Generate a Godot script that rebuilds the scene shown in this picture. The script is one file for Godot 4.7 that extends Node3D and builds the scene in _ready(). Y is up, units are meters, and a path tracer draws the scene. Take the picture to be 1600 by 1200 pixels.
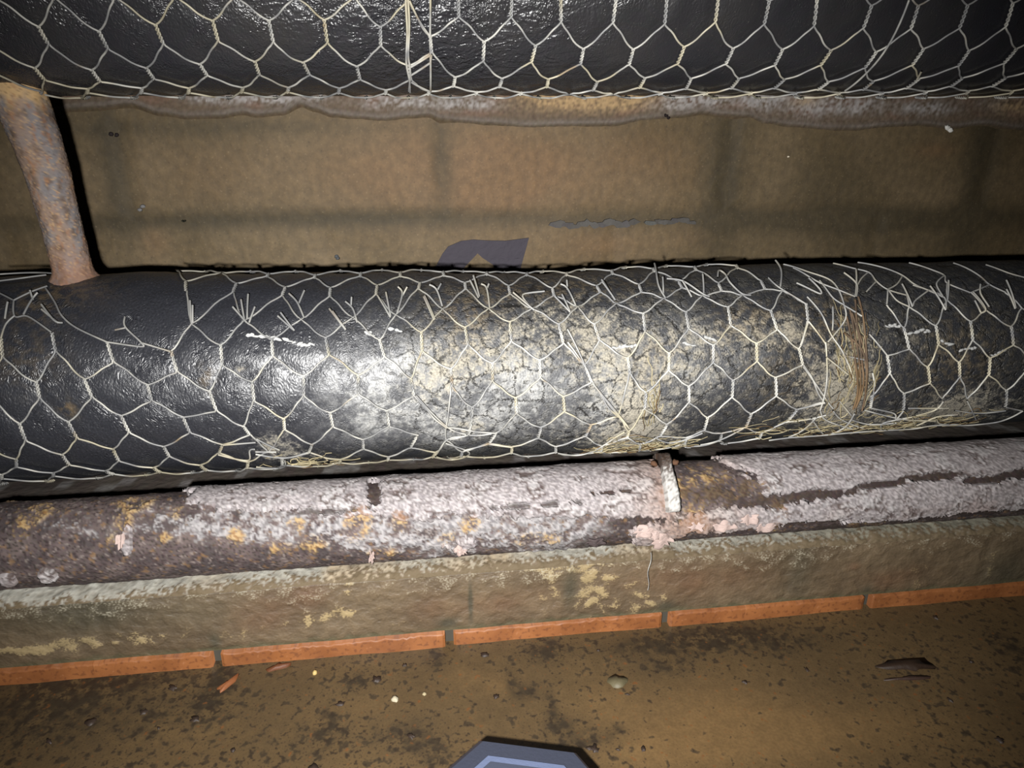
extends Node3D
# A service duct under a floor: two pipes lagged in black felt under wire netting, a rusty pipe with
# flaking lagging on a brick ledge, a rendered block wall behind and wet silt in front.
# Heights in the tables below are measured from the eye level; EYE lifts them onto the floor (y = 0).
const EYE := 0.531
const WALL_Z := -0.95
const LEDGE_Z := -0.615
const LEDGE_TOP := -0.44

const DUST := [0.036,25.1,0.039,16.2,0.75,0.016,9.2,0.029,20.4,0.6,-0.015,9.3,0.026,14.4,0.45,0.074,23.3,0.033,14.5,0.5,-0.148,-22.2,0.025,11.6,1.0,-0.123,-41.4,0.058,16.1,0.9,-0.02,-62.8,0.085,6.2,0.6,0.044,-19.7,0.03,11.6,0.8,0.138,22.6,0.046,22.2,0.55,0.189,10.5,0.041,22.8,0.6,0.228,-40.7,0.056,18.8,1.3,0.227,-12.3,0.02,22.8,1.0,0.25,26.8,0.055,14.7,0.65,0.328,39.6,0.035,12.1,0.6,0.332,26.1,0.043,11.2,0.5,0.283,7.5,0.049,23.7,0.45,0.409,7.1,0.033,24.6,0.8,0.436,-22.8,0.055,28.8,0.9,0.449,2.2,0.02,40,0.9,0.376,33.5,0.022,11.8,0.8,0.592,-27.8,0.039,25.3,0.9,0.545,-35.2,0.08,20.3,0.8,0.66,-32.4,0.036,24.6,0.7,0.495,24.4,0.052,19.8,0.35,0.568,14.9,0.062,20.3,0.35,0.174,44.1,0.047,19.1,0.55,0.108,42.0,0.04,14.3,0.45,0.218,56.0,0.082,17.9,0.3,-0.173,21.0,0.01,2.6,1.1,-0.349,3.6,0.017,8.4,0.45,-0.375,25.2,0.012,7.9,0.4,0.068,71.0,0.088,23.0,0.3,-0.287,29.3,0.018,6.5,0.25,-0.063,10.7,0.037,14.1,0.2,0.302,-13.9,0.044,21.1,0.35,-0.048,-10.6,0.032,10.8,0.35,-0.365,13.9,0.012,6.3,0.4,-0.221,17.3,0.009,7.2,0.5,0.364,67.7,0.059,14.1,0.3,0.571,58.1,0.069,17.9,0.25,0.206,-16.3,0.015,21.8,0.6,0.148,-27.7,0.042,18.3,0.5]
const RUSTY := [0.334,37.4,0.036,11.9,0.9,0.569,11.0,0.054,25.2,0.6,0.419,37.5,0.03,16.5,0.6,0.045,45.6,0.033,17.0,0.6,0.236,21.8,0.028,14.5,0.5,-0.359,29.5,0.034,13.0,0.4,-0.327,2.9,0.008,4.7,1.0,-0.202,17.1,0.008,6.6,0.7,0.451,13.9,0.011,40,1.2,0.135,70.5,0.109,15.1,0.6,0.374,4.1,0.037,25.1,0.5,-0.331,76.8,0.037,18.7,0.5,-0.361,63.1,0.024,16.4,0.5]
const SHEEN := [-0.015,9.3,0.057,22.2,0.8,-0.041,-10.8,0.057,18.0,0.7,0.035,5.5,0.045,23.2,0.8,0.086,9.0,0.046,27.3,0.9,0.112,-6.7,0.047,17.6,0.7,0.183,10.7,0.041,27.0,0.8,0.207,-18.8,0.043,24.0,0.7,0.256,19.4,0.048,22.4,0.6,-0.063,14.1,0.037,17.6,0.4,0.317,17.3,0.042,22.8,0.4,0.021,-14.5,0.04,20.1,0.7]  # blobs of broad flash sheen, painted into the felt of the middle pipe
const CRUST := [-0.157,79.2,0.069,29.4,1.0,-0.082,62.7,0.038,21.5,1.1,-0.02,68.7,0.039,36.4,1.1,0.057,69.2,0.059,37.1,1.3,0.147,59.8,0.06,37.3,1.3,0.205,42.1,0.034,24.1,1.0,0.221,59.8,0.028,38.3,0.8,0.321,117.5,0.045,2,0.9,0.348,92.5,0.042,25.7,0.6,0.4,76.3,0.064,34.5,1.3,0.504,78.1,0.08,38.5,1.4,0.618,79.1,0.067,40,1.4,0.417,9.7,0.059,27.1,1.3,0.504,6.4,0.076,26.2,1.4,0.6,7.3,0.071,29.0,1.4,0.347,6.8,0.043,22.9,1.0,0.292,-2.9,0.043,18.4,1.0,0.226,-18.7,0.029,28.8,1.0,-0.205,94.7,0.032,19.7,0.8,-0.391,-15.4,0.008,12.7,1.2,-0.356,-12.3,0.01,11.8,1.1,-0.282,27.5,0.006,20.6,1.1,0.035,-11.1,0.033,21.4,0.6]
const GREY := [-0.207,40.8,0.036,21.3,0.9,-0.154,35.9,0.031,25.8,0.8,-0.106,39.8,0.037,26.3,0.8,-0.046,8.5,0.044,24.1,0.9,0.01,20.7,0.039,32.2,1.0,0.067,19.7,0.039,32.7,1.0,0.106,29.1,0.033,37.2,1.0,0.144,-2.3,0.041,40,0.8,-0.305,41.8,0.035,21.1,0.3,-0.342,62.6,0.036,20.5,0.35,-0.262,63.7,0.025,21.2,0.5,-0.07,36.4,0.025,26.2,0.5,0.266,41.3,0.021,18.3,0.3,0.12,-33.4,0.029,21.8,0.9,0.015,-21.4,0.027,17.1,0.8]
const ORANGE := [-0.374,50.0,0.008,10.3,1.4,-0.365,77.9,0.019,16.1,1.0,-0.281,76.7,0.019,19.1,1.0,-0.238,61.2,0.009,9.8,1.2,-0.286,48.2,0.009,12.0,0.9,-0.249,28.4,0.007,6.5,1.3,-0.184,23.9,0.008,13.3,1.2,-0.127,35.0,0.009,8.3,1.3,-0.03,28.6,0.008,15.3,1.4,-0.064,40.1,0.011,13.7,1.0,-0.073,24.2,0.013,17.0,1.0,0.038,19.7,0.01,10.4,1.4,-0.113,6.4,0.013,13.1,1.0,-0.149,5.7,0.013,11.2,1.0,-0.047,-14.3,0.016,10.3,1.0,0.016,1.9,0.014,9.9,0.8,0.092,-9.2,0.011,12.0,1.0,0.268,-0.3,0.013,15.2,1.6,0.289,39.2,0.028,23.1,0.75,0.334,35.4,0.022,18.2,0.7,0.246,43.1,0.018,23.4,0.9,0.285,69.9,0.021,28.6,0.6,0.118,-10.2,0.014,12.3,1.0,0.359,19.7,0.008,7.3,1.3,0.36,-14.6,0.013,21.9,0.9,0.454,-29.2,0.017,11.3,1.2,0.481,-32.6,0.007,10.5,1.5,-0.299,25.1,0.009,11.3,0.6,-0.408,118.2,0.013,11.4,0.6]
const DARK := [0.293,38.9,0.042,18.2,0.9,0.354,22.9,0.036,9.0,1.0,0.41,27.0,0.029,5.4,1.3,0.476,35.1,0.023,3.6,1.6,0.535,41.3,0.03,4.7,1.6,0.593,31.8,0.023,4.6,1.7,0.632,37.9,0.016,4.7,1.7,0.167,-33.7,0.029,21.8,1.2,0.21,5.8,0.042,7.8,0.7,-0.054,72.6,0.006,31.0,1.1,-0.106,48.3,0.038,4.4,0.8,0.1,38.2,0.059,3.5,0.8,0.179,49.0,0.027,2.8,0.8,0.457,-39.3,0.098,13.1,1.0,0.601,-22.8,0.068,6.9,1.0,0.399,-15.9,0.046,5.6,1.0]
const DEPOSITS :=  [[-0.163,39.3,-0.142,37.2,-0.133,34.9],[-0.13,36.3,-0.118,33.9,-0.111,32.7,-0.102,33.2],[0.189,27.0,0.2,27.8,0.217,28.5],[0.264,27.8,0.276,26.0],[0.287,30.4,0.297,28.6],[0.486,32.4,0.495,33.0,0.502,31.7],[0.512,28.0,0.525,28.9,0.536,27.9],[0.548,21.7,0.561,19.0],[0.57,16.1,0.589,16.7],[0.607,11.1,0.623,15.0],[-0.029,40.0,-0.017,37.6],[-0.052,38.3,-0.048,36.7]]
const WALL_RUST := [0.041,-0.074,0.12,0.0702,0.9,0.137,-0.098,0.099,0.0478,0.8,-0.069,-0.088,0.094,0.0462,0.4,0.286,-0.084,0.094,0.0482,0.5,-0.242,-0.086,0.089,0.0374,0.35,0.362,-0.167,0.054,0.0257,0.4,0.206,-0.184,0.087,0.0256,0.4,-0.321,-0.164,0.015,0.0196,0.8,0.69,-0.068,0.028,0.0099,0.8,0.502,-0.144,0.027,0.0085,0.4,0.258,-0.181,0.044,0.0171,0.4,0.072,-0.113,0.049,0.0318,0.5]
const WALL_OLIVE := [-0.35,-0.084,0.016,0.0825,1.0,0.033,-0.074,0.014,0.0621,0.7,0.4,-0.093,0.026,0.1005,1.0,0.763,-0.097,0.025,0.1055,1.1,-0.197,-0.142,0.318,0.0109,1.0,0.29,-0.151,0.269,0.01,0.6,0.653,-0.158,0.245,0.014,1.0,-0.256,-0.035,0.222,0.0085,0.5,0.641,-0.19,0.196,0.0362,0.5,0.553,-0.12,0.083,0.0513,0.5]
const LIP := [-0.484,-0.0133,-0.418,-0.0148,-0.356,-0.0108,-0.32,-0.0075,-0.287,-0.0171,-0.26,-0.0213,-0.224,-0.0207,-0.195,-0.0166,-0.181,-0.0195,-0.152,-0.0174,-0.129,-0.0077,-0.115,-0.0126,-0.093,-0.0197,-0.064,-0.0226,-0.034,-0.0249,-0.003,-0.0214,0.02,-0.02,0.035,-0.0251,0.058,-0.0274,0.089,-0.0297,0.144,-0.0336,0.184,-0.0323,0.248,-0.0318,0.289,-0.026,0.314,-0.0238,0.33,-0.0223,0.363,-0.0179,0.388,-0.021,0.422,-0.0226,0.449,-0.0303,0.484,-0.0343,0.537,-0.0385,0.572,-0.0386,0.625,-0.0349,0.66,-0.0335,0.707,-0.0377,0.752,-0.0339,0.809,-0.0398,0.884,-0.0369]
const LIP_WHITE := [-0.228,-0.001,0.021,0.0055,1.0,-0.179,-0.001,0.043,0.0062,1.3,-0.135,-0.001,0.029,0.0063,1.2,-0.033,-0.007,0.03,0.0071,0.6,0.035,-0.007,0.046,0.0072,0.7,0.329,-0.007,0.033,0.0104,1.1,0.37,-0.007,0.025,0.009,0.8,0.437,-0.007,0.025,0.0106,1.0,0.506,-0.011,0.026,0.0123,1.1,0.567,-0.011,0.035,0.0092,1.0,0.666,-0.015,0.036,0.0078,0.9,0.453,0.0,0.034,0.0075,0.8,0.782,-0.008,0.037,0.0111,0.4,0.081,-0.009,0.023,0.0058,0.6]
const LIP_TAN := [0.183,-0.004,0.048,0.0102,1.2,0.247,-0.006,0.041,0.0103,1.1,0.279,0.0,0.024,0.0059,0.8,0.792,-0.012,0.028,0.0095,0.8,0.497,-0.006,0.017,0.0061,0.6]
const LEDGE_PALE := [-0.095,-0.48,0.025,0.0062,1.2,-0.083,-0.45,0.006,0.0136,1.1,-0.108,-0.442,0.003,0.0074,1.2,-0.133,-0.488,0.037,0.0062,0.8,0.158,-0.465,0.016,0.0363,1.1,0.118,-0.462,0.012,0.0319,0.8,0.185,-0.476,0.041,0.0327,0.5,0.221,-0.496,0.028,0.0166,0.6,-0.395,-0.494,0.034,0.006,1.0,-0.355,-0.491,0.046,0.0075,1.0,-0.278,-0.488,0.035,0.0076,0.9,-0.207,-0.496,0.036,0.0046,0.7,-0.34,-0.463,0.008,0.0296,0.5,-0.026,-0.499,0.032,0.0048,0.4,0.614,-0.478,0.006,0.0261,0.8,0.532,-0.488,0.011,0.026,0.5,0.091,-0.444,0.053,0.0062,0.7,0.144,-0.441,0.054,0.0062,0.8,-0.072,-0.429,0.037,0.0059,0.5]
const LEDGE_RUST := [-0.168,-0.473,0.024,0.023,0.9,-0.123,-0.454,0.018,0.0151,0.9,0.052,-0.483,0.026,0.0112,1.0,0.282,-0.477,0.057,0.0206,0.9,0.495,-0.493,0.031,0.012,1.0,0.45,-0.472,0.007,0.005,1.2,0.0,-0.482,0.026,0.0158,0.6,-0.186,-0.471,0.024,0.0152,0.8,0.212,-0.467,0.042,0.0161,0.5,0.105,-0.484,0.04,0.0161,0.6]
const LEDGE_DARK := [-0.347,-0.455,0.073,0.0219,0.7,-0.215,-0.464,0.065,0.0226,0.35,0.139,-0.472,0.008,0.0209,1.0,0.036,-0.479,0.002,0.0191,1.6,-0.217,-0.502,0.005,0.0109,1.0,0.388,-0.471,0.015,0.0421,0.6,0.637,-0.506,0.033,0.036,0.9,0.012,-0.503,0.009,0.0064,1.2,0.243,-0.506,0.01,0.0067,1.2,0.472,-0.507,0.006,0.0069,1.0,-0.323,-0.45,0.034,0.0293,0.5]  # dark streaks and cracks; the broad left blobs paint in the flash falling off
const FLOOR_DARK := [-0.282,-0.551,0.127,0.0437,0.45,-0.107,-0.514,0.085,0.0277,0.3,-0.356,-0.599,0.073,0.0332,0.7,-0.373,-0.585,0.048,0.0396,0.5,-0.213,-0.569,0.012,0.0129,1.5,-0.208,-0.597,0.012,0.0256,1.0,-0.245,-0.647,0.01,0.0194,1.0,-0.102,-0.524,0.007,0.0188,1.4,-0.077,-0.576,0.012,0.0118,1.0,0.108,-0.593,0.022,0.0127,1.2,0.119,-0.596,0.005,0.0146,1.2,-0.002,-0.602,0.009,0.0145,1.2,0.082,-0.543,0.01,0.0095,1.0,0.103,-0.525,0.005,0.0151,1.0,0.071,-0.557,0.005,0.0163,1.0,0.105,-0.502,0.008,0.0114,1.0,0.215,-0.589,0.046,0.0109,1.0,0.278,-0.59,0.06,0.0183,1.0,0.226,-0.559,0.025,0.0152,0.7,0.384,-0.577,0.04,0.0127,0.6,0.59,-0.531,0.02,0.0324,0.8,0.347,-0.572,0.02,0.0177,0.6,-0.028,-0.504,0.023,0.0139,0.9,-0.006,-0.48,0.016,0.0131,0.8,0.155,-0.488,0.008,0.0056,1.0,0.315,-0.595,0.04,0.0131,0.8,-0.301,-0.609,0.037,0.0123,0.9,0.115,-0.493,0.023,0.0138,0.6,0.129,-0.477,0.028,0.0067,0.7]  # grit patches; the broad left ones also paint the flash fading there
const FLOOR_PALE := [0.252,-0.49,0.07,0.0406,0.9,0.317,-0.46,0.068,0.0317,0.8,0.155,-0.51,0.035,0.0287,0.5,0.022,-0.568,0.019,0.0166,0.5,0.058,-0.555,0.018,0.0162,0.5,0.2,-0.461,0.05,0.0191,1.0,-0.22,-0.528,0.068,0.0214,0.4,0.411,-0.463,0.058,0.0262,0.5,-0.075,-0.54,0.047,0.0152,0.4]
const STATIONS := [-0.396,-0.2743,0.1057,-0.283,-0.2737,0.1057,-0.152,-0.2772,0.1042,-0.015,-0.2771,0.1025,0.109,-0.2827,0.1015,0.225,-0.2823,0.1035,0.368,-0.2796,0.1018,0.518,-0.2804,0.1006,0.676,-0.2795,0.0979]


var rows_upper := []
var lace_upper := []
var rows_middle := []
var rows_middle_right := []
var ends_middle := []
var seam_middle := []
var lace_middle := []
var rng := RandomNumberGenerator.new()
var lump := FastNoiseLite.new()
var grain := FastNoiseLite.new()
var mats := {}

func _ready() -> void:
	# ---- camera
	var pitch := deg_to_rad(21.37)
	var yaw := deg_to_rad(7.2553)
	var cam := Camera3D.new()
	cam.name = "camera"
	cam.keep_aspect = Camera3D.KEEP_HEIGHT
	cam.fov = rad_to_deg(2.0 * atan(600.0 / 1150.0))
	cam.near = 0.02
	cam.far = 50.0
	var right := Vector3(cos(yaw), 0, sin(yaw))
	var ahead := Vector3(sin(yaw) * cos(pitch), -sin(pitch), -cos(yaw) * cos(pitch))
	var above := right.cross(ahead)
	cam.transform = Transform3D(Basis(right, above, -ahead), Vector3(0, EYE, 0))
	add_child(cam)
	cam.current = true
	# ---- environment: a closed, dark duct
	var env := Environment.new()
	env.background_mode = Environment.BG_COLOR
	env.background_color = Color.BLACK
	env.tonemap_mode = Environment.TONE_MAPPER_LINEAR
	env.tonemap_exposure = 1.0
	env.sdfgi_enabled = true
	env.ssao_enabled = true
	env.ssil_enabled = true
	var we := WorldEnvironment.new()
	we.name = "world_environment"
	we.environment = env
	add_child(we)
	# ---- the one light: the flash of the camera, a little left of and below the lens
	var flash := SpotLight3D.new()
	flash.name = "camera_flash"
	flash.light_color = Color(1.0, 0.995, 0.985)
	flash.light_energy = FLASH_ENERGY
	flash.light_size = 0.004
	flash.spot_range = 8.0
	flash.spot_attenuation = 2.0
	flash.spot_angle = FLASH_ANGLE
	flash.spot_angle_attenuation = 1.0
	flash.shadow_enabled = true
	var at := Vector3(0, EYE, 0) + right * -0.052 + above * -0.045
	flash.transform = Transform3D(Basis(), at).looking_at(Vector3(0, EYE, 0) + ahead * 0.8 + right * -0.03 + above * -0.07, Vector3.UP)
	add_child(flash)

	rng.seed = 7
	lump.seed = 11
	lump.noise_type = FastNoiseLite.TYPE_SIMPLEX_SMOOTH
	lump.frequency = 1.0
	lump.fractal_octaves = 3
	grain.seed = 23
	grain.noise_type = FastNoiseLite.TYPE_SIMPLEX
	grain.frequency = 1.0
	grain.fractal_octaves = 4
	trace_upper()
	trace_middle()
	make_materials()
	build_shell()
	build_wall()
	build_ledge()
	build_floor()
	build_lagged_pipes()
	build_fibres()
	build_rusty_pipe()
	build_riser()
	build_case()
	build_debris()

const FLASH_ENERGY := 2.3
const FLASH_ANGLE := 50.0

# ------------------------------------------------------------------ naming helpers
func tag(o: Node, label := "", category := "", group := "", kind := "") -> void:
	if label: o.set_meta("label", label)
	if category: o.set_meta("category", category)
	if group: o.set_meta("group", group)
	if kind: o.set_meta("kind", kind)

func used(parent: Node, called: String) -> String:
	if not parent.has_node(NodePath(called)): return called
	var n := 1
	while parent.has_node(NodePath("%s_%03d" % [called, n])): n += 1
	return "%s_%03d" % [called, n]

func mesh_node(called: String, mesh: Mesh, mat: Material, parent: Node) -> MeshInstance3D:
	var o := MeshInstance3D.new()
	o.name = used(parent, called)
	o.mesh = mesh
	o.material_override = mat
	parent.add_child(o, true)
	return o

func base_node(called: String, where: Vector3) -> Node3D:
	var o := Node3D.new()
	o.name = used(self, called)
	o.position = where
	add_child(o, true)
	return o

# ------------------------------------------------------------------ mesh helpers
func grid_mesh(nu: int, nv: int, p: PackedVector3Array, c := PackedColorArray(), uv := PackedVector2Array(), flip := false, keep := PackedByteArray(), rim := 0) -> ArrayMesh:
	var n := PackedVector3Array()
	n.resize(p.size())
	var idx := PackedInt32Array()
	for i in nu:
		for j in nv:
			var k := i * nv + j
			var i0 := clampi(i - 1, rim, nu - 1 - rim) if i >= rim else 0
			var i1 := clampi(i + 1, rim, nu - 1 - rim) if i <= nu - 1 - rim else nu - 1
			var j0 := clampi(j - 1, rim, nv - 1 - rim) if j >= rim else 0
			var j1 := clampi(j + 1, rim, nv - 1 - rim) if j <= nv - 1 - rim else nv - 1
			if i0 >= i1: i1 = mini(i0 + 1, nu - 1)
			if j0 >= j1: j1 = mini(j0 + 1, nv - 1)
			if i0 == i1: i0 = i1 - 1
			if j0 == j1: j0 = j1 - 1
			var a := p[i1 * nv + j] - p[i0 * nv + j]
			var b := p[i * nv + j1] - p[i * nv + j0]
			var m := a.cross(b).normalized()
			n[k] = -m if flip else m
			if i < nu - 1 and j < nv - 1:
				if keep.size() and keep[k] + keep[k + 1] + keep[k + nv] + keep[k + nv + 1] == 0: continue
				if flip: idx.append_array([k, k + nv, k + 1, k + nv, k + nv + 1, k + 1])
				else: idx.append_array([k, k + 1, k + nv, k + nv, k + 1, k + nv + 1])
	var arr := []
	arr.resize(Mesh.ARRAY_MAX)
	arr[Mesh.ARRAY_VERTEX] = p
	arr[Mesh.ARRAY_NORMAL] = n
	if c.size(): arr[Mesh.ARRAY_COLOR] = c
	if uv.size(): arr[Mesh.ARRAY_TEX_UV] = uv
	arr[Mesh.ARRAY_INDEX] = idx
	var me := ArrayMesh.new()
	me.add_surface_from_arrays(Mesh.PRIMITIVE_TRIANGLES, arr)
	return me

func quad(st: SurfaceTool, a: Vector3, b: Vector3, c: Vector3, d: Vector3) -> void:
	# corners counter-clockwise seen from outside
	for v in [a, c, b, a, d, c]:
		st.add_vertex(v)

func box_mesh(lo: Vector3, hi: Vector3, ch: float) -> ArrayMesh:
	# a box with chamfered edges; its UVs are not used (triplanar materials)
	var st := SurfaceTool.new()
	st.begin(Mesh.PRIMITIVE_TRIANGLES)
	st.set_smooth_group(-1)
	var pts := func(axis: int, s: float) -> Array:
		var c := (lo + hi) / 2.0
		var h := (hi - lo) / 2.0
		var u := (axis + 1) % 3
		var v := (axis + 2) % 3
		var out := []
		for q in [[-1, -1], [1, -1], [1, 1], [-1, 1]]:
			var w := Vector3()
			w[axis] = c[axis] + s * h[axis]
			w[u] = c[u] + q[0] * (h[u] - ch)
			w[v] = c[v] + q[1] * (h[v] - ch)
			out.append(w)
		return out
	var f := {}
	for axis in 3:
		for s in [-1, 1]:
			var q: Array = pts.call(axis, float(s))
			f[[axis, s]] = q
			if s > 0: quad(st, q[0], q[1], q[2], q[3])
			else: quad(st, q[3], q[2], q[1], q[0])
	# edges and corners: strips between neighbouring faces
	for axis in 3:
		var u := (axis + 1) % 3
		var v := (axis + 2) % 3
		for su in [-1, 1]:
			for sv in [-1, 1]:
				var a: Array = _edge(lo, hi, ch, axis, u, su, v, sv)
				if su * sv > 0: quad(st, a[0], a[1], a[2], a[3])
				else: quad(st, a[3], a[2], a[1], a[0])
	for sx in [-1, 1]:
		for sy in [-1, 1]:
			for sz in [-1, 1]:
				var k := Vector3(hi.x if sx > 0 else lo.x, hi.y if sy > 0 else lo.y, hi.z if sz > 0 else lo.z)
				var s := Vector3(sx, sy, sz) * ch
				var a := k - Vector3(0, s.y, s.z)
				var b := k - Vector3(s.x, 0, s.z)
				var c := k - Vector3(s.x, s.y, 0)
				if sx * sy * sz > 0:
					for w in [a, c, b]: st.add_vertex(w)
				else:
					for w in [a, b, c]: st.add_vertex(w)
	st.generate_normals()
	return st.commit()

func _edge(lo: Vector3, hi: Vector3, ch: float, axis: int, u: int, su: int, v: int, sv: int) -> Array:
	var out := []
	var ku := hi[u] if su > 0 else lo[u]
	var kv := hi[v] if sv > 0 else lo[v]
	for q in [[0, 0], [0, 1], [1, 1], [1, 0]]:
		# q[0]: which side of the chamfer, q[1]: which end of the edge
		var w := Vector3()
		w[axis] = (hi[axis] - ch) if q[1] == 1 else (lo[axis] + ch)
		w[u] = ku if q[0] == 0 else ku - su * ch
		w[v] = kv if q[0] == 1 else kv - sv * ch
		out.append(w)
	out.reverse()
	return out

func tube(st: SurfaceTool, pts: PackedVector3Array, rad: float, sides := 6) -> void:
	var n := pts.size()
	if n < 2: return
	var rings := []
	var up := Vector3(0.31, 0.87, 0.39)
	for i in n:
		var t := (pts[mini(i + 1, n - 1)] - pts[maxi(i - 1, 0)]).normalized()
		var x := t.cross(up).normalized()
		var y := x.cross(t).normalized()
		up = y
		var ring := []
		for k in sides:
			var a := TAU * k / sides
			ring.append([pts[i] + (x * cos(a) + y * sin(a)) * rad, x * cos(a) + y * sin(a)])
		rings.append(ring)
	for i in n - 1:
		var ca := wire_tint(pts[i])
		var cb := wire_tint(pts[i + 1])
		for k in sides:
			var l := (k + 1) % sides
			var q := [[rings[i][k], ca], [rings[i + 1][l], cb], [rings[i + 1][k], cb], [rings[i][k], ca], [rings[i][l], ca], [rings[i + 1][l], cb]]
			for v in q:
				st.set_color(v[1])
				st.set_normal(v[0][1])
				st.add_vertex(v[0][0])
	for e in [0, n - 1]:
		var c := wire_tint(pts[e])
		var nn := (pts[0] - pts[1]).normalized() if e == 0 else (pts[n - 1] - pts[n - 2]).normalized()
		for k in sides:
			var l := (k + 1) % sides
			var tri := [pts[e], rings[e][k][0], rings[e][l][0]] if e == 0 else [pts[e], rings[e][l][0], rings[e][k][0]]
			for v in tri:
				st.set_color(c)
				st.set_normal(nn)
				st.add_vertex(v)

func lin(r: int, g: int, b: int) -> Color:
	return Color8(r, g, b).srgb_to_linear()

var dye := Color(0, 0, 0, 0)

func wire_tint(p: Vector3) -> Color:
	if dye.a > 0.0: return dye * (1.0 + 0.5 * lump.get_noise_3dv(p * 60.0))
	# galvanised wire: zinc grey, whitish salts, cream dust and a little rust in patches
	var a := lump.get_noise_3dv(p * 42.0)
	var b := lump.get_noise_3dv(p * 11.0 + Vector3(5, 9, 2))
	var c := lin(112, 112, 112).lerp(lin(160, 158, 151), clampf(a * 1.6 + 0.4, 0, 1))
	c = c.lerp(lin(168, 156, 118), clampf(b * 2.0 - 0.2, 0, 0.42))
	c = c.lerp(lin(112, 92, 60), clampf(lump.get_noise_3dv(p * 30.0 + Vector3(1, 2, 7)) * 3.0 - 1.2, 0, 0.7))
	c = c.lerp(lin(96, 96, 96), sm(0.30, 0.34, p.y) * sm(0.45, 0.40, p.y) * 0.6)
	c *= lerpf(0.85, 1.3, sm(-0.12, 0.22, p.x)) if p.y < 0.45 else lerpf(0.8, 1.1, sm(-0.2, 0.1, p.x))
	return c

# ------------------------------------------------------------------ fields of soft blobs
func field(w: int, h: int, x0: float, x1: float, y0: float, y1: float, blobs: Array) -> PackedFloat32Array:
	# each five numbers are one blob: centre, half-widths, strength
	var f := PackedFloat32Array()
	f.resize(w * h)
	for q in range(0, blobs.size(), 5):
		var rx := float(blobs[q + 2]) / (x1 - x0) * w
		var ry := float(blobs[q + 3]) / absf(y1 - y0) * h
		var cx := (float(blobs[q]) - x0) / (x1 - x0) * w
		var cy := (float(blobs[q + 1]) - y0) / (y1 - y0) * h
		for j in range(maxi(0, int(cy - ry * 2.2)), mini(h, int(cy + ry * 2.2) + 2)):
			for i in range(maxi(0, int(cx - rx * 2.2)), mini(w, int(cx + rx * 2.2) + 2)):
				var d := pow((i + 0.5 - cx) / maxf(rx, 0.3), 2.0) + pow((j + 0.5 - cy) / maxf(ry, 0.3), 2.0)
				f[j * w + i] += float(blobs[q + 4]) * exp(-d * 0.9)
	return f

func field_bytes(w: int, h: int, x0: float, x1: float, y0: float, y1: float, blobs: Array, less := 4) -> PackedByteArray:
	# the same at full size, 255 = strength 2
	var lw := w / less
	var lh := h / less
	var f := field(lw, lh, x0, x1, y0, y1, blobs)
	var b := PackedByteArray()
	b.resize(lw * lh)
	for i in lw * lh: b[i] = int(clampf(f[i] * 127.0, 0, 255))
	var im := Image.create_from_data(lw, lh, false, Image.FORMAT_L8, b)
	im.resize(w, h, Image.INTERPOLATE_CUBIC)
	return im.get_data()

func noise_bytes(w: int, h: int, freq: float, octaves: int, sd: int, sx := 1, sy := 1, ridged := false, warp := 0.0) -> PackedByteArray:
	var n := FastNoiseLite.new()
	n.seed = sd
	n.noise_type = FastNoiseLite.TYPE_SIMPLEX_SMOOTH
	n.frequency = freq
	n.fractal_octaves = octaves
	n.fractal_type = FastNoiseLite.FRACTAL_RIDGED if ridged else FastNoiseLite.FRACTAL_FBM
	if warp > 0.0:
		n.domain_warp_enabled = true
		n.domain_warp_amplitude = warp
		n.domain_warp_frequency = freq * 0.6
		n.domain_warp_fractal_octaves = 2
	var im := n.get_image(w / sx, h / sy, false, false, true)
	im.convert(Image.FORMAT_L8)
	if sx > 1 or sy > 1: im.resize(w, h, Image.INTERPOLATE_CUBIC)
	return im.get_data()

func wrinkle_bytes(w: int, h: int, sd: int, freq: float, folds: float) -> PackedByteArray:
	# fine creases that run side by side and swirl, as in stretched film: contour lines of a slow noise
	var n := FastNoiseLite.new()
	n.seed = sd
	n.noise_type = FastNoiseLite.TYPE_SIMPLEX_SMOOTH
	n.frequency = freq
	n.fractal_octaves = 4
	n.fractal_gain = 0.36
	var patchy := noise_bytes(w, h, 0.014, 3, sd + 1)
	var b := PackedByteArray()
	b.resize(w * h)
	for j in h:
		for i in w:
			var k := j * w + i
			var v := sin(n.get_noise_2d(i * 1.25, j * 0.8) * folds * TAU)
			b[k] = int(127.5 + 127.0 * v * absf(v) * clampf((patchy[k] - 90) / 120.0, 0.0, 1.0))
	return b

func crack_bytes(w: int, h: int, freq: float, sd: int, warp: float) -> PackedByteArray:
	# 0 on the cracks, rising away from them
	var n := FastNoiseLite.new()
	n.seed = sd
	n.noise_type = FastNoiseLite.TYPE_CELLULAR
	n.cellular_return_type = FastNoiseLite.RETURN_DISTANCE2_SUB
	n.cellular_distance_function = FastNoiseLite.DISTANCE_EUCLIDEAN
	n.frequency = freq
	n.fractal_type = FastNoiseLite.FRACTAL_NONE
	n.domain_warp_enabled = true
	n.domain_warp_amplitude = warp
	n.domain_warp_frequency = freq * 1.2
	var im := n.get_image(w, h, false, false, false)
	im.convert(Image.FORMAT_L8)
	return im.get_data()

func picture(w: int, h: int, rgb: PackedByteArray) -> ImageTexture:
	return ImageTexture.create_from_image(Image.create_from_data(w, h, false, Image.FORMAT_RGB8, rgb))

func grey_picture(w: int, h: int, b: PackedByteArray) -> ImageTexture:
	return ImageTexture.create_from_image(Image.create_from_data(w, h, false, Image.FORMAT_L8, b))

func sm(a: float, b: float, x: float) -> float:
	return smoothstep(a, b, x)

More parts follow.
